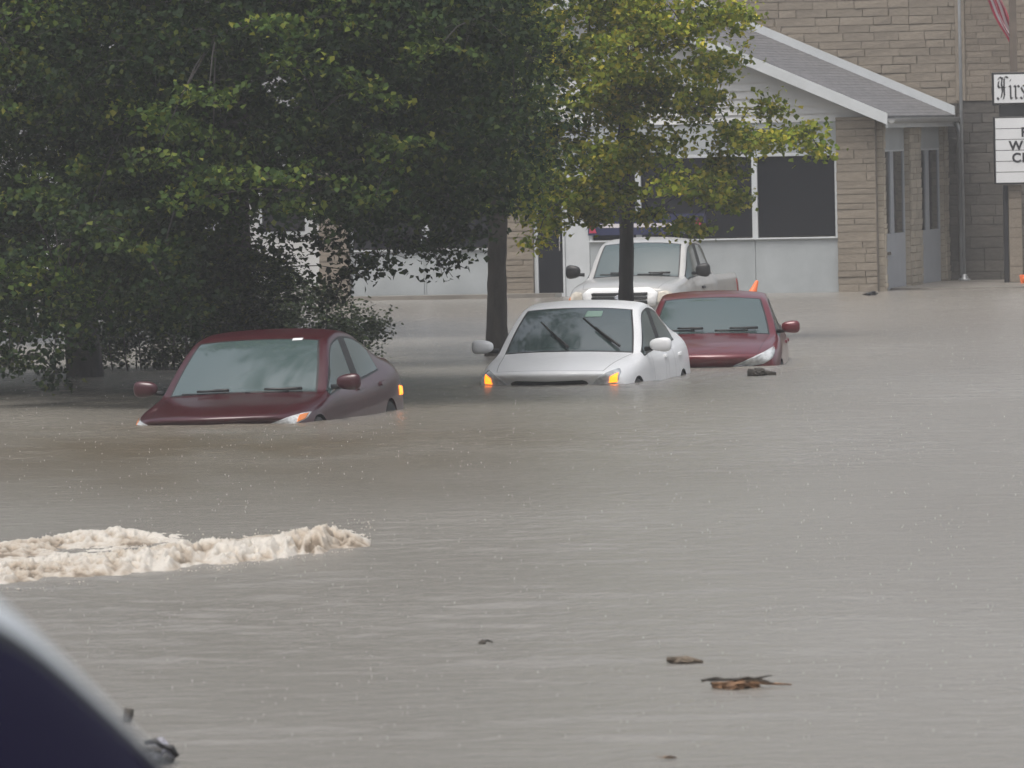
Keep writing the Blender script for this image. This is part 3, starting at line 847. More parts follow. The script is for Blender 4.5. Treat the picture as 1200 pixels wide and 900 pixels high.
def reshape(stations, cowl_dz, wide=.045):
    """same car with its cowl and belt line lowered and a wider windscreen base"""
    out = []
    wz = {1: .35, 2: .62, 3: .85, 4: 1, 5: 1, 6: 1, 7: 1, 8: 1, 9: .85, 10: .6, 11: .2}
    for i, st in enumerate(stations):
        k = wz.get(i, 0) * cowl_dz
        y, b, z0, z1 = st[:4]; pr = [list(q) for q in st[4:]]
        if i <= 4:
            z0 += k; z1 += k; pr[0][1] += k; pr[1][1] += k; pr[2][1] += k; pr[3][1] += k * .6
        else:
            if i == 5: z0 += k * .5; z1 += k * .5; pr[0][1] += k * .5; pr[1][1] += k * .5
            pr[2][1] += k; pr[3][1] += k * .6
        ww = {3: .4, 4: 1, 5: .8, 6: .25}.get(i, 0) * wide
        pr[0][0] += ww; pr[1][0] += ww * .85; pr[2][0] += ww * .5
        out.append((y, b, z0, z1, *[tuple(q) for q in pr]))
    return out

def build_car(name, stations, label, group, paint, loc, yaw, L=4.6, Wd=1.8, H=1.48, glass=None, pickup=False,
              wheels=(0.92, 3.60), wr=.308, tilt=(0, 0)):
    glass = glass or M['car_glass']
    sx = Wd / (1.81 if not pickup else 1.84); sy = L / stations[-1][0]; sz = H / max(s[2] for s in stations)
    NV = 9; cols = list(range(-8, 9))
    V = []
    for st in stations:
        y, b, z0, z1 = st[:4]
        pr = [(0.0, z0), (st[4][0] * .55, z1)] + list(st[4:11])
        hwid = max(p[0] for p in pr)
        for c in cols:
            x, z = pr[abs(c)]
            sgn = -1 if c < 0 else 1
            V.append((sgn * x * sx, (y + b * (x / hwid) ** 2) * sy, z * sz))
    bm = bmesh.new(); vs = [bm.verts.new(v) for v in V]
    nc = len(cols); ns = len(stations)
    cr = bm.edges.layers.float.new('crease_edge')
    REG = {}
    names = ['body']
    def rid(nm):
        if nm not in names: names.append(nm)
        return names.index(nm)
    for i in range(ns - 1):
        for j in range(nc - 1):
            f = bm.faces.new((vs[i * nc + j], vs[(i + 1) * nc + j], vs[(i + 1) * nc + j + 1], vs[i * nc + j + 1]))
            a = max(abs(cols[j]), abs(cols[j + 1])); side = 'r' if cols[j] >= 0 else 'l'
            reg = 'body'
            if a <= 2 and i in (4, 5): reg = 'windshield'
            elif a <= 2 and ((not pickup and i in (9, 10))): reg = 'rear_window'
            elif a <= 2 and 1 <= i <= 3: reg = 'hood'
            elif a == 4 and i in (4, 5, 6): reg = 'side_window_f' + side
            elif a == 4 and i == 7: reg = 'pillar' + side
            elif a == 4 and i in (8, 9): reg = 'side_window_b' + side
            elif a in (5, 6, 7) and i in (5, 6): reg = 'door_f' + side
            elif a in (5, 6, 7) and i in (8,): reg = 'door_b' + side
            f.material_index = rid(reg)
    bm.faces.new([vs[j] for j in range(nc)])
    bm.faces.new([vs[(ns - 1) * nc + j] for j in reversed(range(nc))])
    bm.edges.ensure_lookup_table()
    def crease(i0, j0, i1, j1, w):
        e = bm.edges.get((vs[i0 * nc + j0], vs[i1 * nc + j1]))
        if e: e[cr] = w
    jc = lambda c: c + 8
    for j in range(jc(-3), jc(3)):
        crease(4, j, 4, j + 1, .55); crease(6, j, 6, j + 1, .25); crease(1, j, 1, j + 1, .35)
        crease(12 if not pickup else 11, j, 12 if not pickup else 11, j + 1, .5)
    for i in range(ns - 1):
        for c in (-7, 7): crease(i, jc(c), i + 1, jc(c), .4)
        for c in (-4, 4): crease(i, jc(c), i + 1, jc(c), .45 if 3 <= i <= 10 else .2)
        for c in (-2, 2): crease(i, jc(c), i + 1, jc(c), .3)
        for c in (-3, 3): crease(i, jc(c), i + 1, jc(c), .35 if i >= 4 else .15)
    if pickup:
        for i in (0, 10, 11, 12, 13):
            for j in range(nc - 1): crease(i, j, i, j + 1, .7)
        for i in (10, 11, 12):
            for c in (-3, -2, 2, 3, -4, 4): crease(i, jc(c), i + 1, jc(c), .8)
    tmp = bpy.data.meshes.new('tmp'); bm.to_mesh(tmp); bm.free()
    for _ in names: tmp.materials.append(None)
    to = bpy.data.objects.new('tmp', tmp); COL.objects.link(to)
    sm = to.modifiers.new('s', 'SUBSURF'); sm.levels = 3; sm.render_levels = 3
    dg = bpy.context.evaluated_depsgraph_get()
    fm = bpy.data.meshes.new_from_object(to.evaluated_get(dg), preserve_all_data_layers=True, depsgraph=dg)
    bpy.data.objects.remove(to)
    co = np.empty(len(fm.vertices) * 3); fm.vertices.foreach_get('co', co); co = co.reshape(-1, 3)
    polys = [(tuple(p.vertices), p.material_index) for p in fm.polygons]
    # wheel openings
    keep = []
    WR = wr + .03
    rr = np.full(len(co), 9.0)
    for wyy in wheels:
        r = np.hypot(co[:, 1] - wyy, co[:, 2] - wr)
        sel = (np.abs(co[:, 0]) > .55 * Wd / 2)
        rr = np.where(sel, np.minimum(rr, r), rr)
    inside_v = rr < WR
    for vsq, mi in polys:
        if all(inside_v[v] for v in vsq): continue
        keep.append((vsq, mi))
    for wyy in wheels:
        r = np.hypot(co[:, 1] - wyy, co[:, 2] - wr)
        sel = (r < WR) & (np.abs(co[:, 0]) > .55 * Wd / 2) & (r > 1e-3)
        co[sel, 1] = wyy + (co[sel, 1] - wyy) / r[sel] * WR
        co[sel, 2] = wr + (co[sel, 2] - wr) / r[sel] * WR
    root = empty(name, loc, -yaw, label, 'pickup truck' if pickup else 'car', group)
    root.rotation_euler = (tilt[0], tilt[1], -yaw)
    bvh_full = BVHTree.FromPolygons([tuple(c) for c in co], [q for q, _ in keep])
    parts = {}
    for mi, nm in enumerate(names):
        fs = [q for q, m2 in keep if m2 == mi]
        if not fs: continue
        b2 = bmesh.new(); mp = {}
        for q in fs:
            for v in q:
                if v not in mp: mp[v] = b2.verts.new(co[v])
            try: b2.faces.new([mp[v] for v in q])
            except ValueError: pass
        trimV, trimF = [], []
        if nm != 'body':
            is_glass = 'window' in nm or nm == 'windshield'
            th = .022 if is_glass else .006
            if nm.startswith('pillar'): th = 0
            if th:
                bmesh.ops.recalc_face_normals(b2, faces=list(b2.faces))
                res = bmesh.ops.inset_region(b2, faces=list(b2.faces), thickness=th, use_even_offset=True, use_boundary=True)
                for f in res['faces']:
                    o0 = len(trimV)
                    trimV += [v.co.copy() for v in f.verts]; trimF.append(tuple(range(o0, len(trimV))))
                bmesh.ops.delete(b2, geom=res['faces'], context='FACES')
        me = bpy.data.meshes.new(nm); b2.to_mesh(me); b2.free()
        pname = ('side_window' if nm.startswith('side_window') else 'door' if nm.startswith('door') else
                 'pillar_cover' if nm.startswith('pillar') else nm)
        m2 = glass if ('window' in nm or nm == 'windshield') else (M['black'] if nm.startswith('pillar') else paint)
        parts[nm] = link(pname, me, m2, root, True)
        if trimF:
            tm = bmesh.new()
            for q in trimF: tm.faces.new([tm.verts.new(trimV[i]) for i in q])
            bmesh.ops.remove_doubles(tm, verts=list(tm.verts), dist=1e-5)
            tme = bpy.data.meshes.new('seal'); tm.to_mesh(tme); tm.free()
            link('seal', tme, M['black'], parts[nm])
    # wheels
    for wyy in wheels:
        for s in (-1, 1):
            xw = s * (Wd / 2 - .12)
            w = empty('wheel', (xw, wyy, wr)); w.parent = root
            lathe('tyre', [(wr - .11, -.10), (wr - .03, -.105), (wr, -.08), (wr, .08), (wr - .03, .105), (wr - .11, .10)], M['tyre'], w, 28, 'X')
            h = .06 * s
            V, Fq = [], []
            rim = lathe('rim', [(wr - .11, -.09), (wr - .12, .09)], M['rim'], w, 28, 'X')
            for q in range(5):
                th = q * 2 * math.pi / 5
                p = Vector((h, math.cos(th), math.sin(th)))
                V, Fq = tube_data([(h, 0, 0), (h, math.cos(th) * (wr - .115), math.sin(th) * (wr - .115))], [.035, .025], 6)
                mesh('spoke', V, Fq, M['rim'], w)
            V = [(s * .02, 0, 0)] + [(s * .02, math.cos(k * .2244) * (wr + .05), math.sin(k * .2244) * (wr + .05)) for k in range(28)]
            V = [(v[0] - s * .2, v[1], v[2]) for v in V]
            mesh('arch_liner', V + [(v[0] + s * .25, v[1], v[2]) for v in V[1:]],
                 [(0, 1 + k, 1 + (k + 1) % 28) for k in range(28)] + [(1 + k, 29 + k, 29 + (k + 1) % 28, 1 + (k + 1) % 28) for k in range(28) if 0 <= k <= 14], M['black'], w)
    root['_sy'] = sy
    del root['_sy']
    return root, bvh_full, parts, (sx, sy, sz)

def front_patch(name, root, bvh, outline, m, off=.004, parent=None, rings=5):
    V, Fq = patch_on(bvh, outline, lambda a, b: Vector((a, -1.0, b)), (0, 1, 0), off, rings)
    return mesh(name, V, Fq, m, parent or root, True)
def side_patch(name, root, bvh, outline, s, m, off=.004):
    V, Fq = patch_on(bvh, outline, lambda a, b: Vector((s * 2.0, a, b)), (-s, 0, 0), off)
    return mesh(name, V, Fq, m, root, True)
def rear_patch(name, root, bvh, outline, m, off=.004):
    V, Fq = patch_on(bvh, outline, lambda a, b: Vector((a, 9.0, b)), (0, -1, 0), off)
    return mesh(name, V, Fq, m, root, True)
def mir(o): return [(-a, b) for a, b in reversed(o)]

def mirror(root, s, x, y, z, paint, w=.20, h=.14, d=.13):
    e = empty('mirror', (s * x, y, z)); e.parent = root
    bm = bmesh.new(); bmesh.ops.create_icosphere(bm, subdivisions=3, radius=1)
    for v in bm.verts:
        c = v.co
        n4 = (abs(c.x) ** 3 + abs(c.z) ** 3 + abs(c.y) ** 2.2) ** (1 / 3)
        c /= max(n4, .3)
        c.x *= w / 2; c.z *= h / 2 * (1 - .18 * s * (-1) * c.x / (w / 2)); c.y *= d / 2
        if c.y > 0: c.y *= .35
    me = bpy.data.meshes.new('housing'); bm.to_mesh(me); bm.free()
    ho = link('housing', me, paint, e, True); ho.location = (s * w * .5, 0, 0)
    box('glass', s * w * .5 - w * .4, s * w * .5 + w * .4, d * .17, d * .2, -h * .36, h * .36, M['car_glass'], e)
    tube('stalk', [(-s * .06, .02, -.05), (s * .03, .01, -.045), (s * .08, 0, -.03)], [.03, .026, .022], M['black'], e, 8)

def wipers(root, bvh, lines):
    for (a, b, c, d) in lines:
        P = []
        for k in range(9):
            t = k / 8
            o = Vector((lin(a, c, t), -1, lin(b, d, t)))
            hit, nrm, _, _ = bvh.ray_cast(o, Vector((0, 1, 0)))
            if hit is None: continue
            if nrm.y > 0: nrm = -nrm
            P.append((hit, nrm))
        wv = empty('wiper'); wv.parent = root
        tube('arm', [h + n_ * .035 for h, n_ in P[:6]], [.017] * 3 + [.012] * 3 if len(P) >= 6 else .015, M['black'], wv, 6)
        sh = Vector((.02, 0, -.012))
        tube('blade', [h + n_ * .012 + sh for h, n_ in P[2:]], .013, M['black'], wv, 6)

GROUP_CARS = 'vehicles stalled in the flood water'
# --- dark red sedan under the trees
p = on_water(243, 500)
rA, bA, pA, sA = build_car('sedan_car', reshape(SEDAN, -.105, .06), 'dark maroon sedan stalled in water beside the trimmed hedge', GROUP_CARS, M['paint_red'],
                           (p.x, p.y, GZ - .05), R(13.5), 5.0, 1.95, 1.475, wheels=(.97, 3.88), wr=.312, tilt=(R(1.2), R(-1.3)))
hl = [(.46, .555), (.58, .60), (.74, .65), (.86, .685), (.905, .69), (.90, .63), (.84, .58), (.68, .555)]
for s in (1, -1):
    o = [(s * a, b) for a, b in hl]
    q = front_patch('headlight', rA, bA, o, M['lamp_glass'], .006)
    front_patch('turn_signal', rA, bA, [(s * a, b) for a, b in ((.845, .60), (.85, .67), (.895, .68), (.89, .625))], M['amber'], .010, q)
front_patch('grille', rA, bA, [(-.50, .50), (.50, .50), (.46, .575), (.28, .59), (-.28, .59), (-.46, .575)], M['black'], .006)
for s in (1, -1):
    mirror(rA, s, .96, 1.66, .94, M['paint_red'], .26, .165)
    side_patch('tail_light', rA, bA, [(4.36, .66), (4.56, .66), (4.60, .74), (4.40, .76)], s, M['amber_lit'] if s == 1 else M['red_lens'], .008)
    for yh in (2.62, 3.52): side_patch('door_handle', rA, bA, [(yh, .80), (yh + .18, .81), (yh + .18, .845), (yh, .835)], s, M['paint_red'], .022)
    rear_patch('tail_lamp', rA, bA, [(s * .42, .80), (s * .70, .80), (s * .72, .90), (s * .42, .90)], M['red_lens'], .006)
rear_patch('number_plate', rA, bA, [(-.16, .70), (.16, .70), (.16, .80), (-.16, .80)], M['sign_white'], .006)
wipers(rA, bA, [(-.1, .878, -.66, .876), (.64, .872, .05, .878)])
front_patch('sticker', rA, bA, [(.37, 1.365), (.47, 1.365), (.47, 1.385), (.37, 1.385)], M['sign_white'], .004)

# --- white sedan with both signals lit
p = on_water(639, 453)
rB, bB, pB, sB = build_car('sedan_car', reshape(SEDAN, -.075, .06), 'white sedan with lit amber turn signals and raised wipers in the flood', GROUP_CARS, M['paint_white'],
                           (p.x, p.y, GZ), R(12), 4.65, 1.89, 1.50, wheels=(.92, 3.60))
hl = [(.50, .575), (.56, .64), (.66, .70), (.77, .745), (.80, .70), (.79, .62), (.76, .575), (.62, .565)]
for s in (1, -1):
    q = front_patch('headlight', rB, bB, [(s * a, b) for a, b in hl], M['lamp_glass'], .006)
    front_patch('turn_signal', rB, bB, [(s * a, b) for a, b in ((.685, .585), (.70, .66), (.775, .69), (.775, .59))], M['amber_lit'], .012, q)
front_patch('grille', rB, bB, [(-.44, .555), (.44, .555), (.46, .60), (.40, .625), (0, .615), (-.40, .625), (-.46, .60)], M['black'], .006)
front_patch('lower_grille', rB, bB, [(-.42, .38), (.42, .38), (.46, .53), (-.46, .53)], M['black'], .006)
for s in (1, -1):
    mirror(rB, s, .93, 1.54, .985, M['paint_white'], .26, .16)
    for yh in (2.50, 3.36): side_patch('door_handle', rB, bB, [(yh, .80), (yh + .18, .81), (yh + .18, .845), (yh, .835)], s, M['paint_white'], .022)
    rear_patch('tail_light', rB, bB, [(s * .48, .78), (s * .72, .78), (s * .72, .92), (s * .48, .90)], M['red_lens'], .006)
rear_patch('number_plate', rB, bB, [(-.16, .70), (.16, .70), (.16, .80), (-.16, .80)], M['sign_white'], .006)
M['tint_green'] = mat('green_sticker', (0.22, 0.34, 0.28), 0.4)
front_patch('sticker', rB, bB, [(.10, 1.31), (.30, 1.31), (.30, 1.375), (.12, 1.375)], M['tint_green'], .004)
wipers(rB, bB, [(.02, .95, -.42, 1.26), (.60, .95, .08, 1.30)])

# --- cherry red sedan behind
p = on_water(830, 432)
rC, bC, pC, sC = build_car('sedan_car', reshape(SEDAN, -.02, .05), 'cherry red sedan with large clear headlight, nose hidden partly by the white sedan', GROUP_CARS, M['paint_red2'],
                           (p.x, p.y, GZ), R(3.5), 4.45, 1.80, 1.47, wheels=(.88, 3.50))
hl = [(.24, .545), (.32, .60), (.50, .67), (.66, .735), (.785, .80), (.80, .74), (.77, .66), (.66, .60), (.46, .565)]
for s in (1, -1):
    q = front_patch('headlight', rC, bC, [(s * a, b) for a, b in hl], M['lamp_glass'], .006)
    front_patch('chrome_bracket', rC, bC, [(s * a, b) for a, b in ((.26, .52), (.31, .58), (.42, .60), (.36, .52))], M['chrome'], .012)
    mirror(rC, s, .86, 1.42, 1.02, M['paint_red2'], .23, .15)
    for yh in (2.45, 3.28): side_patch('door_handle', rC, bC, [(yh, .79), (yh + .18, .80), (yh + .18, .835), (yh, .825)], s, M['paint_red2'], .022)
    rear_patch('tail_light', rC, bC, [(s * .45, .78), (s * .70, .78), (s * .70, .90), (s * .45, .88)], M['red_lens'], .006)
front_patch('grille', rC, bC, [(-.25, .45), (.25, .45), (.23, .57), (.0, .585), (-.23, .57)], M['black'], .006)
wipers(rC, bC, [(-.1, .995, -.60, 1.0), (.56, .99, .02, .995)])

# --- beige pickup by the shop windows
p = on_water(726, 372)
rD, bD, pD, sD = build_car('pickup_truck', PICKUP, 'beige white pickup truck parked in front of the shop windows', GROUP_CARS, M['paint_beige'],
                           (p.x, p.y, GZ), R(12.5), 5.3, 1.84, 1.785, pickup=True, wheels=(.95, 4.2), wr=.38)
front_patch('grille_surround', rD, bD, [(-.56, .74), (.56, .74), (.60, .93), (.48, 1.01), (-.48, 1.01), (-.60, .93)], M['paint_white'], .02)
for i in range(3):
    front_patch('grille_bar', rD, bD, [(-.44, .765 + i * .062), (.44, .765 + i * .062), (.45, .815 + i * .062), (-.45, .815 + i * .062)], M['black'], .035)
front_patch('badge', rD, bD, [(-.07, .84), (0, .81), (.07, .84), (.07, .88), (0, .91), (-.07, .88)], M['chrome'], .045)
for s in (1, -1):
    front_patch('headlight', rD, bD, [(s * a, b) for a, b in ((.60, .78), (.61, .95), (.72, .965), (.80, .93), (.83, .86), (.80, .78))], M['lamp_beige'], .012)
    front_patch('turn_signal', rD, bD, [(s * a, b) for a, b in ((.79, .80), (.80, .88), (.835, .86), (.835, .80))], M['amber'], .016)
    mirror(rD, s, .93, 1.50, 1.26, M['black'], .24, .21)
    for yh in (2.2,): side_patch('door_handle', rD, bD, [(yh, .95), (yh + .2, .95), (yh + .2, .99), (yh, .99)], s, M['black'], .022)
    side_patch('tail_light', rD, bD, [(5.02, .78), (5.2, .78), (5.2, 1.05), (5.02, 1.05)], s, M['red_lens'], .006)
    side_patch('bed_glint_strip', rD, bD, [(3.6, .70), (4.95, .70), (4.95, .745), (3.6, .745)], s, M['chrome'], .01)  # chrome strip added to give the bright glint along the bed side
wipers(rD, bD, [(-.05, 1.21, -.6, 1.21), (.55, 1.205, .02, 1.21)])

# --- silver car close to the camera, only the top of its front pillar reaches into view
yawE = R(-163)
pil = Vector((-.66, 2.0, 1.36))
tgt = at(12, 648, 9.0)
off = Matrix.Rotation(-yawE, 3, 'Z') @ pil
RAIL = [st if not 5 <= i <= 10 else (*st[:5], (st[5][0] + .02, st[5][1] - .042), *st[6:]) for i, st in enumerate(SEDAN)]
rE, bE, pE, sE = build_car('sedan_car', RAIL, 'silver car standing on the shore, its curved roof edge and dark side window in view', None, M['paint_silver'],
                           (tgt.x - off.x, tgt.y - off.y, tgt.z - pil.z), yawE, 4.6, 1.80, 1.48, glass=M['car_glass_dark'])
for s in (1, -1):
    front_patch('headlight', rE, bE, [(s * a, b) for a, b in hl], M['lamp_glass'], .006)
    rear_patch('tail_light', rE, bE, [(s * .48, .78), (s * .72, .78), (s * .72, .92), (s * .48, .90)], M['red_lens'], .006)

# ------------------------------------------------------------------ trees
def leaf_cloud(name, centers, size, m, parent, rng, droop=.55):
    n = len(centers)
    sz = size * (0.65 + .7 * rng.random(n))
    yaw = rng.random(n) * 2 * math.pi
    pit = rng.normal(-droop, .45, n)
    d = np.stack([np.cos(yaw) * np.cos(pit), np.sin(yaw) * np.cos(pit), np.sin(pit)], -1)
    up = np.stack([rng.normal(0, .5, n), rng.normal(0, .5, n), np.ones(n)], -1)
    side = np.cross(d, up); side /= np.linalg.norm(side, axis=1, keepdims=True) + 1e-9
    nr_ = np.cross(side, d)
    s1 = sz[:, None]
    base = centers - d * s1 * .5
    # five-point lobed leaf: base, left lobe, tip, right lobe, folded along the rib
    l = base + d * s1 * .42 + side * s1 * .46 + nr_ * s1 * .10
    r = base + d * s1 * .42 - side * s1 * .46 + nr_ * s1 * .10
    t = base + d * s1 * 1.0 - nr_ * s1 * .08
    Vv = np.stack([base, l, t, r], 1).reshape(-1, 3)
    i0 = np.arange(n) * 4
    Fc = np.concatenate([np.stack([i0, i0 + 2, i0 + 1], -1), np.stack([i0, i0 + 3, i0 + 2], -1)])
    o = np_mesh(name, Vv, Fc, m, parent)
    o['kind'] = 'stuff'
    return o

def grow_tree(name, label, group, base, lean, height, r0, clumps, leafm, barkm, leaf=.10, per=260, seed=1, twigs=9, tufts=None, tuft_mat=None):
    """clumps: list of (Vector centre, rx, ry, rz[, density])"""
    rg = np.random.default_rng(seed); rr = random.Random(seed)
    root = empty(name, base, 0, label, 'tree' if 'tree' in name else 'bush', group)
    b = Vector(base)
    tp = [Vector((lean[0] * t * height + .05 * math.sin(7 * t + seed), lean[1] * t * height + .05 * math.cos(6 * t + seed), t * height)) for t in np.linspace(0, 1, 11)]
    fine = []
    for i in range(10):
        for q in range(6): fine.append((tp[i].lerp(tp[i + 1], q / 6), (i + q / 6) / 10))
    fine.append((tp[10], 1.0))
    TV, TF = tube_data([a for a, _ in fine], [r0 * (1.3 - .3 * min(1, t * 7)) * (1 - .72 * t) * (1 + rr.uniform(-.07, .07)) for _, t in fine], 14)
    for i, v in enumerate(TV):
        ax = fine[i // 14][0]; k_ = 1 + .09 * math.sin((i % 14) * 2.7 + seed) + rr.uniform(-.05, .05)
        v.x = ax.x + (v.x - ax.x) * k_; v.y = ax.y + (v.y - ax.y) * k_
    mesh('trunk', TV, TF, barkm, root, True)
    nodes = [(tp[i], r0 * .5 * (1 - .7 * i / 10)) for i in range(4, 11)]
    rel = [(Vector(c[0]) - b, c) for c in clumps]
    rel.sort(key=lambda q: min((q[0] - n_[0]).length for n_ in nodes))
    for c, cl in rel:
        # attach to the nearest node that lies towards the trunk
        best = min(nodes, key=lambda n_: (c - n_[0]).length + (.6 if n_[0].z > c.z + .3 else 0))
        a, ra = best
        mid = a.lerp(c, .5) + Vector((rr.uniform(-.12, .12), rr.uniform(-.12, .12), .10 + rr.uniform(0, .15)))
        rb = max(.008, ra * .55)
        V, Fq = tube_data([a, a.lerp(mid, .5) + Vector((0, 0, .04)), mid, mid.lerp(c, .5) + Vector((0, 0, .02)), c], [ra * .75, ra * .68, lin(ra * .7, rb, .5), rb, rb * .8], 6)
        for t in range(twigs):
            q = c + Vector((rr.gauss(0, .55) * cl[1], rr.gauss(0, .55) * cl[2], rr.gauss(-.1, .5) * cl[3]))
            v2, f2 = tube_data([c, c.lerp(q, .5) + Vector((0, 0, .04)), q], [rb * .6, rb * .4, .004], 4, len(V), False)
            V += v2; Fq += f2
        mesh('branch', V, Fq, barkm, root, True)
        nodes.append((c, rb))
    pts = []
    for c, cl in rel:
        dens = cl[4] if len(cl) > 4 else 1.0
        vol = per * dens
        k = 22
        ncl = max(2, int(vol / k))
        cc = rg.normal(0, .55, (ncl, 3)) * np.array([cl[1], cl[2], cl[3]]) + np.array(c)
        pp = np.repeat(cc, k, 0) + rg.normal(0, .10, (ncl * k, 3)) * np.array([1.25, 1.25, .55])
        pts.append(pp)
    pts = np.concatenate(pts)
    leaf_cloud('crown', pts, leaf, leafm, root, rg)
    if tufts:
        tv = []
        for c, r, k in tufts:
            cc = rg.normal(0, .5, (k, 3)) * np.array([r * 1.3, r, r * .5]) + np.array(Vector(c) - b)
            tv.append(np.repeat(cc, 22, 0) + rg.normal(0, .09, (k * 22, 3)) * np.array([1.2, 1.2, .55]))
            n_ = min(nodes, key=lambda q: (q[0] - (Vector(c) - b)).length)
            tube('branch', [n_[0], n_[0].lerp(Vector(c) - b, .5) + Vector((0, 0, .08)), Vector(c) - b], [.012, .009, .005], barkm, root, 5)
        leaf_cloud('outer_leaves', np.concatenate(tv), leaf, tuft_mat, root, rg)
    return root

def fill(x0, x1, y0, ylow, d0, d1, step=62, rad=.5, seed=1, layers=2, dens=1.0):
    rg = random.Random(seed); out = []
    for ly in range(layers):
        x = x0 + (step / 2 if ly % 2 else 0)
        while x < x1:
            lo = ylow(x) if callable(ylow) else ylow
            y = (y0(x) if callable(y0) else y0) + rg.uniform(0, step)
            while y < lo:
                jx, jy = x + rg.uniform(-.4, .4) * step, min(y + rg.uniform(-.35, .35) * step, lo)
                d = lin(d0, d1, (ly + rg.random()) / layers)
                r = rad * rg.uniform(.7, 1.25)
                out.append((at(jx, jy, d), r, r * 1.1, r * .75, dens))
                y += step
            x += step
    return out
def interp(pts):
    xs, ys = zip(*pts)
    return lambda x: float(np.interp(x, xs, ys))
def tbase(px, py, d, z=GZ):
    q = at(px, py, d); return (q.x, q.y, z)

TG = 'trees standing in the flood water'
lowA = interp([(120, 365), (250, 350), (310, 290), (330, 270), (400, 262), (440, 270), (520, 262), (600, 215), (640, 170)])
cA = fill(120, 610, -330, lowA, 92, 102, 66, .52, 3, 3)
cA += [(at(415, 318, 99), .28, .3, .28, .35), (at(395, 345, 99), .2, .25, .25, .22), (at(445, 300, 98), .3, .3, .2, .3), (at(515, 312, 99), .16, .2, .3, .22),
       (at(505, 290, 99), .3, .3, .2, .3), (at(475, 285, 99), .3, .3, .18, .3), (at(545, 280, 100), .25, .3, .25, .3)]
cA += fill(110, 620, -900, -380, 90.5, 99, 105, .8, 13, 2, .8)
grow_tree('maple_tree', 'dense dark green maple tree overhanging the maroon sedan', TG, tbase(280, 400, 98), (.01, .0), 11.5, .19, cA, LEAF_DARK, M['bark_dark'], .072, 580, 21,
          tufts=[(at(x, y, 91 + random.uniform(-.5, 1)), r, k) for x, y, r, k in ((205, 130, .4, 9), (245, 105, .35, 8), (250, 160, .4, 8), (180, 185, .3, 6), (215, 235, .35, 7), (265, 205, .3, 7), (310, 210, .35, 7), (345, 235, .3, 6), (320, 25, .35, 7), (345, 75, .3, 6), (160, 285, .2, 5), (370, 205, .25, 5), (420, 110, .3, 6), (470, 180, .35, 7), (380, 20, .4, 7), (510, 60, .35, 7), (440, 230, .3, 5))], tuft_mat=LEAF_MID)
lowB = interp([(-260, 430), (0, 405), (70, 400), (130, 350), (200, 330), (260, 290)])
cB = fill(-260, 230, -330, lowB, 96, 108, 66, .52, 5, 3)
cB += [(at(10, 425, 95), .35, .3, .2, .5), (at(60, 430, 95), .2, .3, .28, .45), (at(30, 380, 94), .4, .3, .25, .8), (at(75, 345, 94), .35, .3, .2, .7)]
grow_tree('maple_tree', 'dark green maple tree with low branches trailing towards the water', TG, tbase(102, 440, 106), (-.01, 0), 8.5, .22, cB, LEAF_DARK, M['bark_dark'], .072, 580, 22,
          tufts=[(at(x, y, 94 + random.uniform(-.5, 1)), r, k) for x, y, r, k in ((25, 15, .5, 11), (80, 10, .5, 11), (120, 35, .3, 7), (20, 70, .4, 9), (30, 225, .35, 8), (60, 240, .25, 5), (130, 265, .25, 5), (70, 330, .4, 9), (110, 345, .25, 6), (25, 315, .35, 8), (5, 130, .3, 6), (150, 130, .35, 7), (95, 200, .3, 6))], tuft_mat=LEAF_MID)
cC = fill(440, 610, -330, interp([(430, 230), (500, 240), (585, 225), (610, 190)]), 106, 116, 62, .5, 7, 3)
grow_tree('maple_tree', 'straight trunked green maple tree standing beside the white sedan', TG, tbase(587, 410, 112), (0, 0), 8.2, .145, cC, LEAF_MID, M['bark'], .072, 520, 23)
cD = []
for px, py, r, dn in ((600, 120, .5, 1), (640, 60, .5, 1), (690, 20, .6, 1.1), (740, 60, .5, .9), (800, 30, .45, .9), (850, 20, .35, .7), (830, 80, .4, .8), (770, 110, .5, 1),
                      (700, 110, .5, 1), (650, 160, .5, 1), (700, 190, .45, .9), (760, 170, .45, .8), (820, 125, .4, .7), (860, 160, .28, .5), (900, 165, .25, .45), (935, 160, .22, .35),
                      (960, 175, .14, .2), (905, 130, .2, .3), (850, 195, .3, .5), (830, 225, .3, .5), (860, 235, .2, .3), (790, 215, .25, .3), (690, 235, .35, .6), (660, 225, .4, .8),
                      (625, 215, .4, .9), (640, 260, .22, .4), (630, 282, .12, .15), (730, 225, .28, .4), (765, 255, .18, .25), (700, 255, .22, .3), (800, 265, .14, .2), (820, 270, .1, .12),
                      (720, -40, .7, 1.2), (800, -50, .6, 1), (650, -60, .7, 1.2), (760, -130, .8, 1.3), (680, -150, .8, 1.3), (850, -60, .5, .8), (720, -230, .8, 1.2), (610, 180, .35, .7),
                      (575, 60, .5, .8), (585, 160, .45, .7), (610, 20, .5, 1), (670, 75, .45, 1), (730, 130, .4, .9), (735, 185, .35, .7), (735, 90, .4, .8), (730, 10, .4, .9), (600, 235, .25, .5), (560, 110, .4, .7), (760, 20, .4, .9)):
    cD.append((at(px, py, 118.6 + random.uniform(-1.5, 1.2)), r * 1.05, r, r * .66, dn * 1.7))
cD += fill(740, 900, -620, -280, 113, 119, 120, .65, 17, 1, .6)
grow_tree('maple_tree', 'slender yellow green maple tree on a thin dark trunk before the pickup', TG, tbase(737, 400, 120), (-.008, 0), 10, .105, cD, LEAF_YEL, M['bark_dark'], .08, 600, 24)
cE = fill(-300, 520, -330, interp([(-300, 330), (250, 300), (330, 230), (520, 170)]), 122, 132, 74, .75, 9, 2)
grow_tree('maple_tree', 'shaded dark tree standing behind the others near the white house', TG, tbase(190, 395, 128), (0, 0), 8.5, .2, cE, LEAF_DARK, M['bark_dark'], .12, 240, 25)

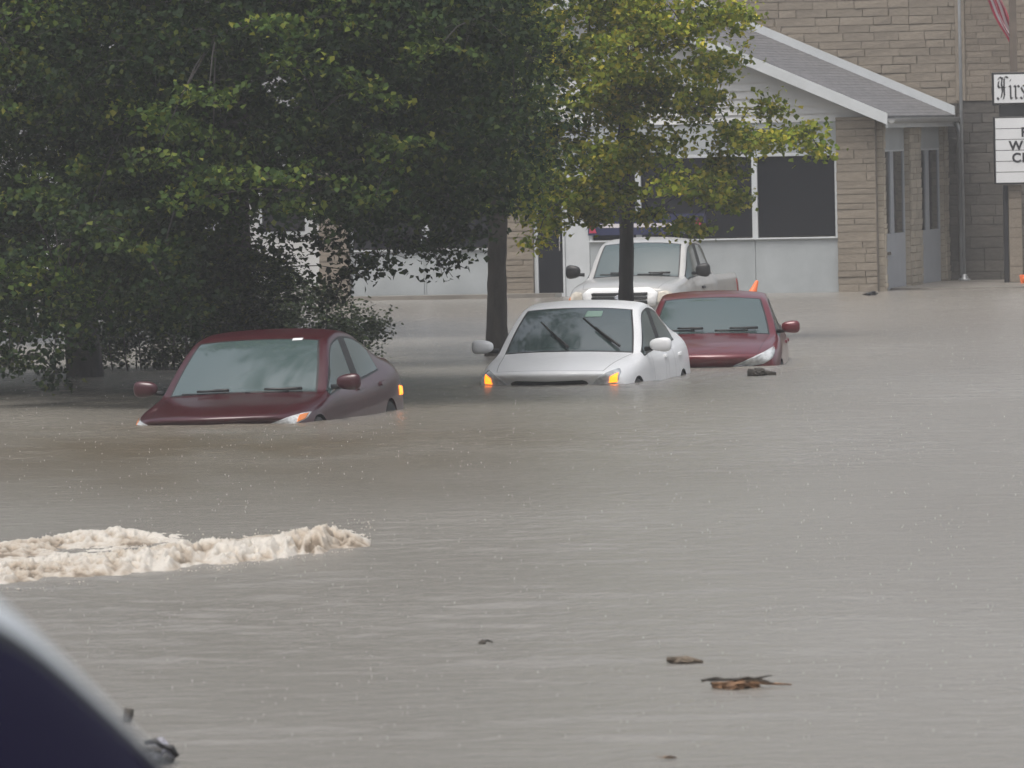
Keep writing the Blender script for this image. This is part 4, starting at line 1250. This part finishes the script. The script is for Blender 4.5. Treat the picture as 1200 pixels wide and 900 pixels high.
# hedges and shrubs
def hedge(name, label, x0, x1, d, ytop, ybot, m, seed, dens=1.0, group=None):
    cl = fill(x0, x1, ytop, ybot, d - .8, d + .8, 30, .28, seed, 2, dens)
    q = at((x0 + x1) / 2, 400, d)
    rg = np.random.default_rng(seed); rr = random.Random(seed)
    root = empty(name, (q.x, q.y, GZ), 0, label, 'hedge', group)
    b = Vector((q.x, q.y, GZ))
    pts = []
    for c, rx, ry, rz, dn in cl:
        c = c - b
        g = Vector((c.x * .8, c.y * .6, 0))
        if len(pts) % 3 == 0: tube('stem', [g, g.lerp(c, .55) + Vector((rr.uniform(-.06, .06), 0, 0)), c], [.014, .010, .005], M['bark_dark'], root, 5)
        ncl = int(46 * dn)
        cc = rg.normal(0, .55, (ncl, 3)) * np.array([rx, ry, rz]) + np.array(c)
        pts.append(np.repeat(cc, 9, 0) + rg.normal(0, .05, (ncl * 9, 3)))
    leaf_cloud('foliage', np.concatenate(pts), .05, m, root, rg, .1)
    return root
hedge('trimmed_hedge', 'trimmed dark green hedge behind the maroon sedan', 318, 446, 110, interp([(310, 325), (375, 330), (400, 365), (450, 372)]), 412, LEAF_HEDGE, 41, 1.0)
hedge('twiggy_shrub', 'thin twiggy shrub with gaps of light between two dark trunks', 112, 262, 109, 340, 432, LEAF_DARK, 42, .8)
hedge('dark_shrub', 'dark leafy shrub growing at the foot of the dense maple', 212, 330, 95.5, 300, 400, LEAF_DARK, 43, 1.0)

# ------------------------------------------------------------------ breaking wave of muddy foam
fx = np.arange(-6.2, -0.75, .0125); fy = np.arange(53.5, 68.0, .026)
X, Y = np.meshgrid(fx, fy)
def crest_y(px0):                                 # crest line in world coordinates
    pass
pr_ = [on_water(-300, 716), on_water(0, 688), on_water(110, 678), on_water(250, 664), on_water(345, 652), on_water(432, 641)]
cy = np.interp(X, [q.x for q in pr_], [q.y for q in pr_])
cy = cy + 1.5 * (fbm(X * 2.1 + 3, X * 0 + .5, 3) - .5) + .9 * (fbm(X * 8 + 3, X * 0 + 7.5, 3) - .5)
xr = on_water(436, 636).x
t = Y - cy                                        # 0 at the foot, grows away
fade = np.clip((xr - X) / .35, 0, 1) ** .6
bk = [on_water(-300, 650), on_water(0, 640), on_water(110, 630), on_water(210, 622), on_water(250, 628), on_water(330, 626), on_water(425, 620)]
by = np.interp(X, [q.x for q in bk], [q.y for q in bk]) + 1.6 * (fbm(X * 3.1 + 9, X * 0 + 1.5, 3) - .5)
wdt = np.maximum(by - cy, .25)
q_ = np.clip(t / wdt, -1, 2)                      # 0 at the foot, 1 at the back edge
bill = 1 - 1.8 * np.abs(2 * fbm(X * 7, Y * 3.0, 4, .62) - 1)
bill2 = 1 - 1.5 * np.abs(2 * fbm(X * 21 + 7, Y * 8, 3, .6) - 1)
big = fbm(X * 1.7 + 3, Y * .75 + 8, 3)
tf = np.interp(X, [-3, -1.6, -1.1], [1.5, 1.3, .9])
front = np.exp(-((t - tf) / (.62 * tf)) ** 2)             # leading roller
back = np.exp(-((q_ - .9) / .16) ** 2) * np.clip((on_water(235, 620).x - X) / .5, 0, 1)
Hr = np.interp(X, [-6.2, -3.6, -2.6, -1.8, -1.2], [.045, .058, .064, .095, .15])
edge = np.clip(t / .6, 0, 1) * np.clip((1.08 - q_) / .15, 0, 1)
Zf = edge * fade * (Hr * (front * (.6 + .5 * bill) + .7 * back * (.5 + .6 * bill)) + .10 * (big - .415) + .042 * (bill - .5) * (.4 + front + back) + .026 * (bill2 - .5) * (.6 + front))
Zf = Zf - .012 - .03 * np.clip(.5 - fbm(X * 9 + 70, Y * 2.2, 4, .6), 0, 1) * (1 - .7 * front)
Zf = np.where((t < 0) | (q_ > 1.1) | (X > xr), -.05, Zf)
thick = np.clip(.42 + .8 * (bill - .5) + .5 * (bill2 - .5) + 1.3 * (fbm(X * 3.3 + 50, Y * 1.6, 3) - .5) + .12 * front, 0, 1)
ny, nx = X.shape
idx = np.arange(nx * ny).reshape(ny, nx)
F = np.stack([idx[:-1, :-1], idx[:-1, 1:], idx[1:, 1:], idx[1:, :-1]], -1).reshape(-1, 4)
zmax = Zf.ravel()[F].max(1)
F = F[zmax > -.012]
used = np.unique(F); remap = np.zeros(nx * ny, int); remap[used] = np.arange(len(used))
P = np.stack([X, Y, Zf], -1).reshape(-1, 3)[used]
fo = np_mesh('foam_wave', P, remap[F], M['foam'], smooth=True)
ca = fo.data.color_attributes.new('thick', 'FLOAT_COLOR', 'POINT')
tk = thick.ravel()[used]
ca.data.foreach_set('color', np.stack([tk, tk, tk, np.ones_like(tk)], -1).astype(np.float32).ravel())
tag(fo, 'churning cream brown foam of a breaking wave on the flood water', 'foam', kind='stuff')

# raindrops hitting the water: tiny upright splashes
def octas(P, w, h):
    n = len(P)
    offs = np.array([(1, 0, 0), (0, 1, 0), (-1, 0, 0), (0, -1, 0), (0, 0, 1), (0, 0, -1)], float)
    sc = np.stack([w, w, h], -1)
    V = P[:, None, :] + offs[None] * sc[:, None, :]
    f = np.array([(0, 1, 4), (1, 2, 4), (2, 3, 4), (3, 0, 4), (1, 0, 5), (2, 1, 5), (3, 2, 5), (0, 3, 5)])
    Fq = (f[None] + (np.arange(n) * 6)[:, None, None]).reshape(-1, 3)
    return V.reshape(-1, 3), Fq
rg = np.random.default_rng(77)
n = 2900
d = 40 + 105 * rg.random(n) ** 1.15
xx = (rg.random(n) - .5) * .135 * d
w = rg.uniform(.0018, .004, n) * (d / 80) ** .6; h = rg.uniform(.003, .012, n)
V, Fq = octas(np.stack([xx, d, h * .8 + rg.random(n) ** 3 * .05], -1), w, h)
tag(np_mesh('rain_splashes', V, Fq, M['drop']), 'tiny pale splashes of raindrops hitting the flood water', 'rain', kind='stuff')
# flecks of foam drifting off the wave
rf = np.random.default_rng(91)
n = 420
fxp = rf.uniform(-4.6, -.98, n); ft = rf.normal(0, 1, n)
fyp = np.interp(fxp, [q.x for q in pr_], [q.y for q in pr_]) + np.where(ft < 0, ft * .5, 2.0 + ft * 1.8)
wf = rf.uniform(.003, .016, n) * rf.random(n)
V, Fq = octas(np.stack([fxp, fyp, .004 + 0 * fxp], -1), wf, .004 + .1 * wf)
tag(np_mesh('foam_flecks', V, Fq, M['spray']), 'small flecks of foam drifting around the breaking wave', 'foam', kind='stuff')
# spray over the foam
n = 420
sxp = rg.uniform(-4.2, -1.0, n)
syp = np.interp(sxp, [q.x for q in pr_], [q.y for q in pr_]) + rg.uniform(.0, 1.0, n)
w = rg.uniform(.002, .006, n)
V, Fq = octas(np.stack([sxp, syp, .04 + .14 * rg.random(n) ** 2], -1), w, w * 1.1)
tag(np_mesh('foam_spray', V, Fq, M['spray']), 'drops of spray thrown up over the foaming wave', 'spray', kind='stuff')

# ------------------------------------------------------------------ floating litter and small things
def debris_lump(name, label, p, size, m, rz=0.0, seed=1, cat='debris', ext=None):
    """a ragged flat chunk"""
    rr = random.Random(seed)
    bm = bmesh.new(); bmesh.ops.create_icosphere(bm, subdivisions=3, radius=1)
    for v in bm.verts:
        c = v.co; k = 1 + .35 * math.sin(3.1 * c.x + seed) * math.cos(4.3 * c.y + seed * 2) + rr.uniform(-.12, .12)
        c *= k
        c.x *= size[0] / 2; c.y *= size[1] / 2; c.z *= size[2] / 2
        c.z += .10 * size[2] * math.sin(c.x / size[0] * 6)
    me = bpy.data.meshes.new('chunk'); bm.to_mesh(me); bm.free()
    root = empty(name, p, rz, label, cat)
    link('chunk', me, m, root, False)
    return root
def twig(root, pts, r, m, name='twig'): return tube(name, pts, r, m, root, 6)

p = on_water(888, 440)
r1 = debris_lump('floating_log', 'dark sodden log end floating before the cherry red sedan', (p.x, p.y, .03), (.16, .3, .11), M['wood_dark'], .1, 3)
twig(r1, [(-.12, 0, .01), (.05, 0, .0), (.22, .03, -.015)], [.045, .04, .02], M['wood_dark'])
p = on_water(798, 777)
r2 = debris_lump('bark_piece', 'lone flat grey bark piece floating on open water near tangled twigs', (p.x, p.y, .012), (.12, .22, .035), M['wood'], .2, 5)
twig(r2, [(-.08, 0, .01), (.03, -.02, .008), (.11, -.06, -.006)], [.014, .02, .008], M['wood'])
p = on_water(862, 806)
r3 = debris_lump('driftwood_clump', 'tangled clump of russet bark and twigs drifting on open water', (p.x, p.y, .015), (.2, .3, .05), M['wood_red'], 0, 8)
rr = random.Random(4)
for k in range(9):
    a = Vector((rr.uniform(-.18, .05), rr.uniform(-.12, .12), rr.uniform(.0, .04)))
    twig(r3, [a, a + Vector((.08, rr.uniform(-.03, .03), rr.uniform(0, .02))), a + Vector((rr.uniform(.14, .22), rr.uniform(-.06, .06), rr.uniform(-.01, .02)))], [.008, .007, .003], rr.choice([M['wood_red'], M['wood_dark'], M['wood']]))
twig(r3, [(.05, 0, .02), (.16, -.02, .006), (.29, -.05, .0)], [.01, .008, .004], M['wood_red'])
p = on_water(784, 891)
r4 = empty('floating_leaf', (p.x, p.y, .012), .4, 'small curled orange brown leaf floating alone on the water', 'leaf')
LV = [(-.035, 0, 0), (-.012, .03, .008), (.02, .022, .004), (.045, .0, -.004), (.02, -.022, .006), (-.012, -.028, .012), (0, 0, -.004)]
mesh('blade', LV, [(0, 6, 1), (1, 6, 2), (2, 6, 3), (3, 6, 4), (4, 6, 5), (5, 6, 0)], M['wood_red'], r4)
twig(r4, [(-.035, 0, 0), (-.06, .005, .008)], [.002, .0015], M['wood_red'], 'stalk')
p = on_water(565, 755)
r5 = debris_lump('floating_stick', 'tiny dark stick end poking out of rippled water', (p.x, p.y, .008), (.045, .09, .03), M['wood_dark'], 0, 11)
twig(r5, [(-.02, 0, 0), (.03, .02, .012), (.06, .04, .0)], [.008, .007, .004], M['wood_dark'])
p = on_water(1021, 346)
r6 = debris_lump('rubbish_lump', 'small dark lump floating at the foot of the stone pier', (p.x, p.y, .02), (.2, .4, .08), M['black'], 0, 13)
twig(r6, [(-.15, 0, 0), (.12, .03, .01)], [.012, .008], M['wood_dark'])
# snagged branch and sodden rag beside the silver car
p = on_water(149, 846)
r7 = empty('snag_stump', (p.x, p.y, -.1), 0, 'short dark stump of a stake poking up from the water near the silver car', 'stump')
tube('stake', [(-.012, 0, 0), (-.004, 0, .08), (.006, .01, .13), (.012, .01, .165)], [.014, .016, .026, .024], M['wood_dark'], r7, 8)
twig(r7, [(.0, 0, .09), (-.03, .0, .11)], [.008, .004], M['wood_dark'])
p = on_water(184, 893)
r8 = debris_lump('debris_heap', 'heap of grey sodden rag and black sticks in the water near the silver car', (p.x, p.y, .03), (.17, .25, .12), M['litter_grey'], 0, 17)
for k, (a, b, c) in enumerate((((-.05, -.1, .07), (.0, -.1, .075), (.03, -.12, .05)), ((.03, -.1, .05), (.075, -.1, .04), (.1, -.1, .0)), ((.02, -.14, -.02), (.05, -.14, .01), (.08, -.13, -.02)),
                               ((-.07, -.12, .03), (-.01, -.13, .045), (.03, -.13, .03)))):
    twig(r8, [a, b, c], [.012, .016, .012], M['black'] if k != 3 else M['wood_dark'], 'stick')

def cone(name, label, p, rx, rz, s=1.0, band=True):
    e = empty(name, p, rz, label, 'traffic cone'); e.rotation_euler = (rx[0], rx[1], rz)
    lathe('shell', [(.13 * s, .03), (.115 * s, .06 * s), (.028 * s, .48 * s), (.02 * s, .49 * s), (0, .49 * s)], M['orange'], e, 18)
    if band: lathe('band', [(.083 * s, .235 * s), (.062 * s, .335 * s)], M['cone_white'], e, 18)
    for r_, h_ in ((0, 0),):
        box('base', -.17 * s, .17 * s, -.17 * s, .17 * s, 0, .03, M['orange'], e, .01)
    return e
p = at(884, 352, 148.3)
cone('traffic_cone', 'orange traffic cone leaning behind the cherry red sedan roof', (p.x - .12, p.y, -.15), (0, R(24)), .3, .95, False)
p = at(1197, 330, BO.y + 3.2)
cone('traffic_cone', 'toppled orange cone lying by the sign pillar on the pavement', (p.x + .02, p.y, .10), (R(80), R(0)), .9, .5)

# ------------------------------------------------------------------ rain haze: even air in one closed box
hz = box('haze', -260, 260, -40, 260, -2.0, 16, None)
hm = bpy.data.materials.new('rain_haze'); hm.use_nodes = True
hm.node_tree.nodes.clear()
ho = hm.node_tree.nodes.new('ShaderNodeOutputMaterial'); pv = hm.node_tree.nodes.new('ShaderNodeVolumePrincipled')
pv.inputs['Color'].default_value = (0.90, 0.92, 0.95, 1); pv.inputs['Density'].default_value = 0.0006
pv.inputs['Anisotropy'].default_value = 0.2
hm.node_tree.links.new(pv.outputs[0], ho.inputs['Volume'])
hz.data.materials.append(hm)
tag(hz, 'pale rain haze filling the air over the flooded street', 'haze', kind='stuff')
